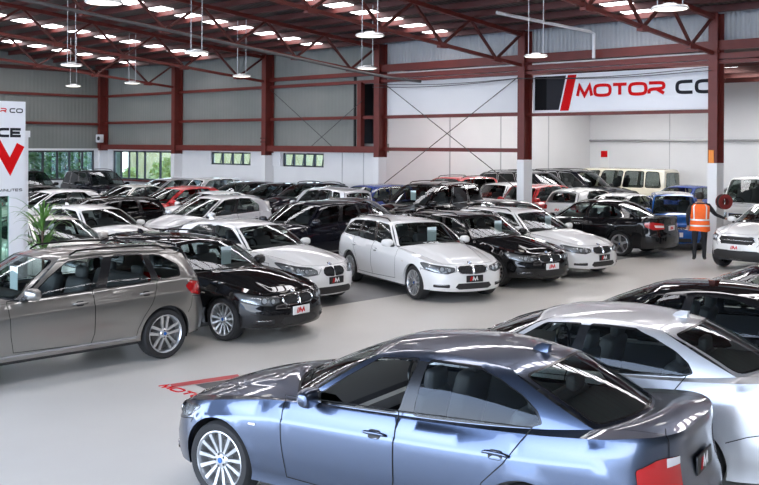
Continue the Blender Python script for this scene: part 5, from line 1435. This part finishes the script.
def make_person(loc, heading):
    # x = forwards, y = left; standing, right arm reaching forward and out to the bonnet on the right
    J = {'pelvis': ((0, 0, .95), (.135, .155)), 'waist': ((.0, 0, 1.10), (.115, .145)), 'chest': ((.02, 0, 1.30), (.125, .175)), 'neck0': ((.01, 0, 1.46), (.07, .09)), 'neck1': ((.03, 0, 1.53), .052), 'head0': ((.045, 0, 1.60), (.075, .068)), 'head1': ((.05, 0, 1.68), (.092, .078)), 'head2': ((.045, 0, 1.745), (.06, .055)),
         'hipl': ((0, .095, .90), .095), 'kneel': ((.03, .11, .50), .062), 'anklel': ((-.02, .115, .10), .045), 'toel': ((.13, .125, .045), .042),
         'hipr': ((0, -.095, .90), .095), 'kneer': ((.05, -.10, .50), .062), 'ankler': ((.04, -.10, .10), .045), 'toer': ((.19, -.12, .045), .042),
         'shl': ((0, .185, 1.42), .07), 'ell': ((-.04, .27, 1.15), .047), 'wrl': ((.10, .25, .92), .033), 'pal': ((.14, .235, .86), (.036, .022)),
         'shr': ((.02, -.185, 1.42), .07), 'elr': ((.10, -.34, 1.20), .047), 'wrr': ((.22, -.54, 1.10), .033), 'par': ((.25, -.60, 1.08), (.036, .022))}
    names = list(J); idx = {n: i for i, n in enumerate(names)}
    E_ = [('pelvis', 'waist'), ('waist', 'chest'), ('chest', 'neck0'), ('neck0', 'neck1'), ('neck1', 'head0'), ('head0', 'head1'), ('head1', 'head2'), ('pelvis', 'hipl'), ('hipl', 'kneel'), ('kneel', 'anklel'), ('anklel', 'toel'), ('pelvis', 'hipr'), ('hipr', 'kneer'), ('kneer', 'ankler'), ('ankler', 'toer'),
          ('neck0', 'shl'), ('shl', 'ell'), ('ell', 'wrl'), ('wrl', 'pal'), ('neck0', 'shr'), ('shr', 'elr'), ('elr', 'wrr'), ('wrr', 'par')]
    vs = [J[n][0] for n in names]; rs_ = [J[n][1] for n in names]; ed = [(idx[a], idx[b]) for a, b in E_]
    def fingers(palm, wr, spread, curl):
        p = V(J[palm][0]); d = (p-V(J[wr][0])).normalized(); s_ = V(spread).normalized(); dn = V((0, 0, -1))
        for k, (o_, L) in enumerate(((-.028, .070), (-.009, .080), (.010, .075), (.028, .060))):
            a = len(vs); r0 = p+s_*o_+d*.02; vs.append(tuple(r0)); vs.append(tuple(r0+d*L*.55+dn*.008)); vs.append(tuple(r0+d*L*.9+dn*(.012+curl)))
            rs_.extend([.011, .0095, .008]); ed.extend([(idx[palm], a), (a, a+1), (a+1, a+2)])
        a = len(vs); r0 = p-s_*.034-d*.012; vs.append(tuple(r0)); vs.append(tuple(r0-s_*.022+d*.03+dn*.012)); rs_.extend([.013, .010]); ed.extend([(idx[palm], a), (a, a+1)])
    fingers('par', 'wrr', (.9, .4, 0), .01); fingers('pal', 'wrl', (.3, -1, .2), .03)
    me = skin_mesh('person', vs, ed, rs_, 0)
    for m in (M['navy'], M['skin'], M['boot']): me.materials.append(m)
    for f in me.polygons:
        c = f.center; k = 0
        if c.z > 1.50: k = 1
        if c.z < .085: k = 2
        for w, p in (('wrr', 'par'), ('wrl', 'pal')):
            a, b = V(J[w][0]), V(J[p][0])
            if (c-a).dot((b-a).normalized()) > .0 and (c-a).length < .2: k = 1
        f.material_index = k; f.use_smooth = True
    o = bpy.data.objects.new('person', me); COL.objects.link(o); o.location = (loc[0], loc[1], .002); o.rotation_euler = (0, 0, heading); o.scale = (1.14, 1.14, 1.0)
    tag(o, 'person in an orange high visibility vest and black clothes reaching to a white bonnet', 'person')
    # vest: a shell lofted round the trunk, open at arms and neck
    q = MB(); rings = [(.78, .185, .225), (.95, .18, .215), (1.10, .168, .205), (1.22, .165, .21), (1.34, .155, .215), (1.42, .13, .215), (1.475, .105, .15)]
    n = 32; vv = []
    for z, rx, ry in rings:
        for k in range(n):
            a = 2*PI*k/n; ca, sa = math.cos(a), math.sin(a); vv.append(V((.012+rx*math.copysign(abs(ca)**.85, ca), ry*math.copysign(abs(sa)**.85, sa), z+.012*math.sin(3*a)*(z < .9))))
    ff = [(i*n+k, i*n+(k+1) % n, (i+1)*n+(k+1) % n, (i+1)*n+k) for i in range(len(rings)-1) for k in range(n)]
    q.add(vv, ff, M['hivis']); vest = q.obj('safety_vest', o, smooth=80)
    # reflective tapes: two belts and two shoulder bands
    t = MB()
    def ring_at(z, e):
        for i in range(len(rings)-1):
            if rings[i][0] <= z <= rings[i+1][0]:
                f = (z-rings[i][0])/(rings[i+1][0]-rings[i][0]); return lerp(rings[i][1], rings[i+1][1], f)+e, lerp(rings[i][2], rings[i+1][2], f)+e
    def pt(a, z, e=.004):
        rx, ry = ring_at(z, e); ca, sa = math.cos(a), math.sin(a); return V((.012+rx*math.copysign(abs(ca)**.85, ca), ry*math.copysign(abs(sa)**.85, sa), z))
    for z in (.90, 1.05):
        vv = []; [vv.extend([pt(2*PI*k/n, z), pt(2*PI*k/n, z+.04)]) for k in range(n)]
        t.add(vv, [(2*k, 2*((k+1) % n), 2*((k+1) % n)+1, 2*k+1) for k in range(n)], M['reflect'])
    for a0 in (.55, -.55, PI-.62, PI+.62):
        vv = []; zs = lin(1.08, 1.46, 8); [vv.extend([pt(a0-.09, z), pt(a0+.09, z)]) for z in zs]
        t.add(vv, [(2*k, 2*k+1, 2*k+3, 2*k+2) for k in range(len(zs)-1)], M['reflect'])
    t.obj('reflective_tape', vest, smooth=80)
    # hair, ears, nose
    h = MB(); vv = []; N = 16
    for i in range(9):
        th_ = PI*.72*i/8
        for k in range(N):
            a = 2*PI*k/N; fr = .03 if math.cos(a) > .3 else 0
            vv.append(V((.040+.108*math.sin(th_)*math.cos(a)-fr*(i/8), .092*math.sin(th_)*math.sin(a), 1.685+.095*math.cos(th_)-(.03*(i/8) if math.cos(a) < 0 else -.03*(i/8)))))
    h.add(vv, [(i*N+k, (i+1)*N+k, (i+1)*N+(k+1) % N, i*N+(k+1) % N) for i in range(8) for k in range(N)], M['hair']); h.obj('hair', o, smooth=80)
    for sg in (1, -1):
        e = MB(); e.rbox((.045, sg*.082, 1.655), (.035, .014, .055), M['skin'], .007); e.obj('ear', o)
        e = MB(); disc(e, (.128, sg*.030, 1.675), (1, sg*.2, 0), .010, M['ink_wht'], 10, .002); disc(e, (.131, sg*.030, 1.675), (1, sg*.2, 0), .005, M['plastic'], 8, .002); e.obj('eye', o)
    e = MB(); e.rbox((.138, 0, 1.645), (.03, .025, .045), M['skin'], .009); e.obj('nose', o)
    e = MB(); e.rbox((.122, 0, 1.60), (.012, .045, .012), mat('lips', (.30, .12, .10), .5), .005); e.obj('mouth', o)
    return o
# ------------------------------------------------------------------ the cars (world x, y, heading in degrees)
FR = 'front row of cars facing the aisle'
W_, B_ = M['white'], M['black']
def car(k, x, y, h, paint, label, group=None, cat='car', name='car', **kw): return put_car(get(k), name, (x, y), R(h), paint, label, group, cat, **kw)
car('E90', -5.32, 6.08, 190.6, M['slate'], 'slate blue metallic saloon nearest the camera with its front side window open', plate='w', skip=[('front', -1), ('front', 1)], rearplate='b')
car('E90', -5.25, 8.24, 190.3, M['silver'], 'silver saloon parked right behind the slate blue saloon', plate='w', rearplate='b')
car('E90', -5.35, 10.55, 190, B_, 'black saloon beyond the silver saloon at the right edge', plate='w')
car('E90', -5.20, 12.85, 190, M['navyblack'], 'black saloon farthest back at the right edge, only its roof and bonnet showing', plate='w')
car('X1', -12.22, 6.36, -91, M['grey'], 'warm grey compact off-roader side on at the left edge with a blue price card', card=True, rails=M['trim'])
car('E91', -13.21, 9.73, 5.9, B_, 'black estate with a white plate nosing out behind the warm grey off-roader', FR, card=True)
car('F20', -15.00, 12.40, 2.5, W_, 'white hatchback with black grille and black plate beside the black estate', FR, plate='b')
car('E91', -13.36, 15.28, -19, W_, 'white estate with roof rails and black plate in the middle of the row', FR, plate='b', card=True)
car('E91', -13.46, 17.59, -10, B_, 'black estate with chrome grille and white plate between two white estates', FR, card=True)
car('E91', -13.56, 19.70, -7, W_, 'white estate with black plate and black roof rails, last of the front row', FR, plate='b', card=True)
car('LEXUS', -14.74, 24.23, 183, B_, 'black saloon turned tail to the aisle with red tail lights and chrome window line', plate='w')
car('XV', -9.52, 24.70, -96, W_, 'white crossover with dark grille and white plate at the right edge by the person', plate='w')
car('KEIW', -13.68, 27.27, -60, M['blue'], 'small boxy bright blue car with white roof and white plate left of the person', plate='w')
# second rows
car('E90', -18.94, 10.16, 3, M['champagne'], 'champagne silver saloon behind the potted plant on the left')
car('F20', -21.30, 12.62, 3, W_, 'white hatchback with a reflective windscreen behind the champagne saloon')
car('GOLF', -22.25, 16.60, -85, M['silver'], 'silver white hatchback side on behind the white front hatchback')
car('X1', -17.98, 16.34, -86, M['navyblack'], 'blue black crossover side on behind the white front estate', tint=M['privacy'], rails=False)
car('E90', -19.53, 19.88, 3, M['brown'], 'bronze grey saloon behind the blue black crossover')
car('E91', -24.95, 14.49, -86, B_, 'long black estate behind the silver white hatchback', tint=M['privacy'])
car('GOLF', -27.86, 19.28, -86, M['red'], 'red hatchback whose roof shows behind the long black estate')
car('E90', -25.73, 19.04, -88, W_, 'white saloon roof showing behind the silver white hatchback')
car('KEI', -22.97, 21.87, 176, M['silver'], 'short silver car in front of the royal blue car by the recess')
car('KEI', -23.59, 24.61, -90, M['royal'], 'royal blue small car beside the recess column')
car('SUV', -20.13, 23.40, -88, B_, 'tall black off-roader with a price card left of the white bay', card=True)
car('LEXUS', -16.59, 22.03, 176, M['charcoal'], 'charcoal saloon side on behind the black front estate')
# bays behind the columns
car('SUV', -23.48, 28.80, -90, M['red'], 'red off-roader roof showing behind the tall black off-roader')
car('KEI', -21.60, 29.6, -90, M['silver'], 'silver boxy car with dark windscreen between two red cars')
car('KEI', -19.91, 29.00, -90, M['red'], 'red boxy car behind the white column base')
car('SUV', -22.06, 32.49, 4, M['charcoal'], 'big charcoal off-roader standing above the red cars, left of the white column', scale=1.1)
car('SUV', -22.10, 35.70, 0, M['navyblack'], 'dark off-roader against the far white wall left of the beige van', scale=1.1)
car('GOLF', -18.11, 29.96, 88, W_, 'white hatchback tail on with red lights right of the white column')
car('GOLF', -16.79, 34.09, -90, M['royal'], 'blue hatchback with bright windows in front of the beige van')
car('E90', -16.21, 29.37, 88, M['silver'], 'silver saloon tail on between the black saloon and the small blue car')
car('VAN', -21.95, 38.80, 180, M['cream'], 'long beige van side on against the far white wall', cat='van', name='van')
car('VAN', -12.84, 32.50, -90, W_, 'white van at the right edge behind the white crossover', cat='van', name='van')
car('BEETLE', -14.87, 37.54, 192, W_, 'rounded white car behind the hose reel')
car('GOLF', -16.77, 39.59, 180, M['charcoal'], 'dark car against the far wall at the right')
# rows along the far left walls
FL = 'cars parked along the back wall on the left'
car('GOLF', -28.40, 14.90, -88, W_, 'white hatchback right of the white advertising stand')
car('SUV', -40.40, 20.40, -6, B_, 'dark off-roader under the end wall window next to the advertising stand', FL)
car('SUV', -38.90, 23.00, -4, M['navyblack'], 'dark off-roader in the corner under the long end wall window', FL)
car('E90', -33.89, 17.86, 92, B_, 'black saloon tail on with red tail lights at the far left')
car('E90', -31.89, 19.93, -86, M['champagne'], 'pale saloon roof below the tall bright window', FL)
car('GOLF', -34.90, 23.60, -88, M['silver'], 'silver hatchback at the right end of the tall bright window', FL)
car('KEI', -32.48, 24.08, -88, W_, 'small white car below the left awning window', FL)
car('GOLF', -30.03, 23.75, -88, M['charcoal'], 'charcoal hatchback left of the third column', FL)
car('GOLF', -28.01, 23.74, -88, B_, 'black hatchback below the right awning window', FL)
car('XV', -25.98, 23.60, -88, M['navyblack'], 'dark crossover left of the royal blue car', FL)
make_person((-11.27, 23.97), R(118))
# ------------------------------------------------------------------ light and camera
w = bpy.data.worlds.new('daylight'); SC.world = w; w.use_nodes = True
nt = w.node_tree; bg = nt.nodes['Background']; tc = nt.nodes.new('ShaderNodeTexCoord'); sx_ = nt.nodes.new('ShaderNodeSeparateXYZ'); rp = nt.nodes.new('ShaderNodeValToRGB')
rp.color_ramp.elements[0].position = .48; rp.color_ramp.elements[0].color = (.88, .94, 1., 1); rp.color_ramp.elements[1].position = .95; rp.color_ramp.elements[1].color = (.22, .45, .95, 1)
mp = nt.nodes.new('ShaderNodeMath'); mp.operation = 'MULTIPLY_ADD'; mp.inputs[1].default_value = .5; mp.inputs[2].default_value = .5
nt.links.new(tc.outputs['Generated'], sx_.inputs[0]); nt.links.new(sx_.outputs['Z'], mp.inputs[0]); nt.links.new(mp.outputs[0], rp.inputs[0]); nt.links.new(rp.outputs[0], bg.inputs['Color'])
bg.inputs['Strength'].default_value = SKYS
cd = bpy.data.cameras.new('camera'); cam = bpy.data.objects.new('camera', cd); COL.objects.link(cam); SC.camera = cam
F_, YC, H_, AL, RO = 975.4, 144.95, 2.952, R(43.385), R(.307)
cd.sensor_width = 36; cd.lens = F_/759*36; cd.shift_y = (YC-242.5)/759; cd.clip_end = 300; cd.clip_start = .05
ca, sa = math.cos(AL), math.sin(AL); right = V((ca, sa, 0)); up = V((0, 0, 1)); fwd = V((-sa, ca, 0))
rc = right*math.cos(RO)+up*math.sin(RO); uc = -right*math.sin(RO)+up*math.cos(RO)
m4 = Matrix((rc, uc, -fwd)).transposed().to_4x4(); m4.translation = (0, 0, H_); cam.matrix_world = m4
SC.view_settings.view_transform = 'Standard'; SC.view_settings.look = 'None'; SC.view_settings.exposure = EXPO; SC.view_settings.gamma = 1
SC.cycles.use_denoising = True; SC.cycles.max_bounces = 8; SC.cycles.transparent_max_bounces = 12; SC.cycles.caustics_reflective = False; SC.cycles.caustics_refractive = False; SC.cycles.sample_clamp_indirect = 6
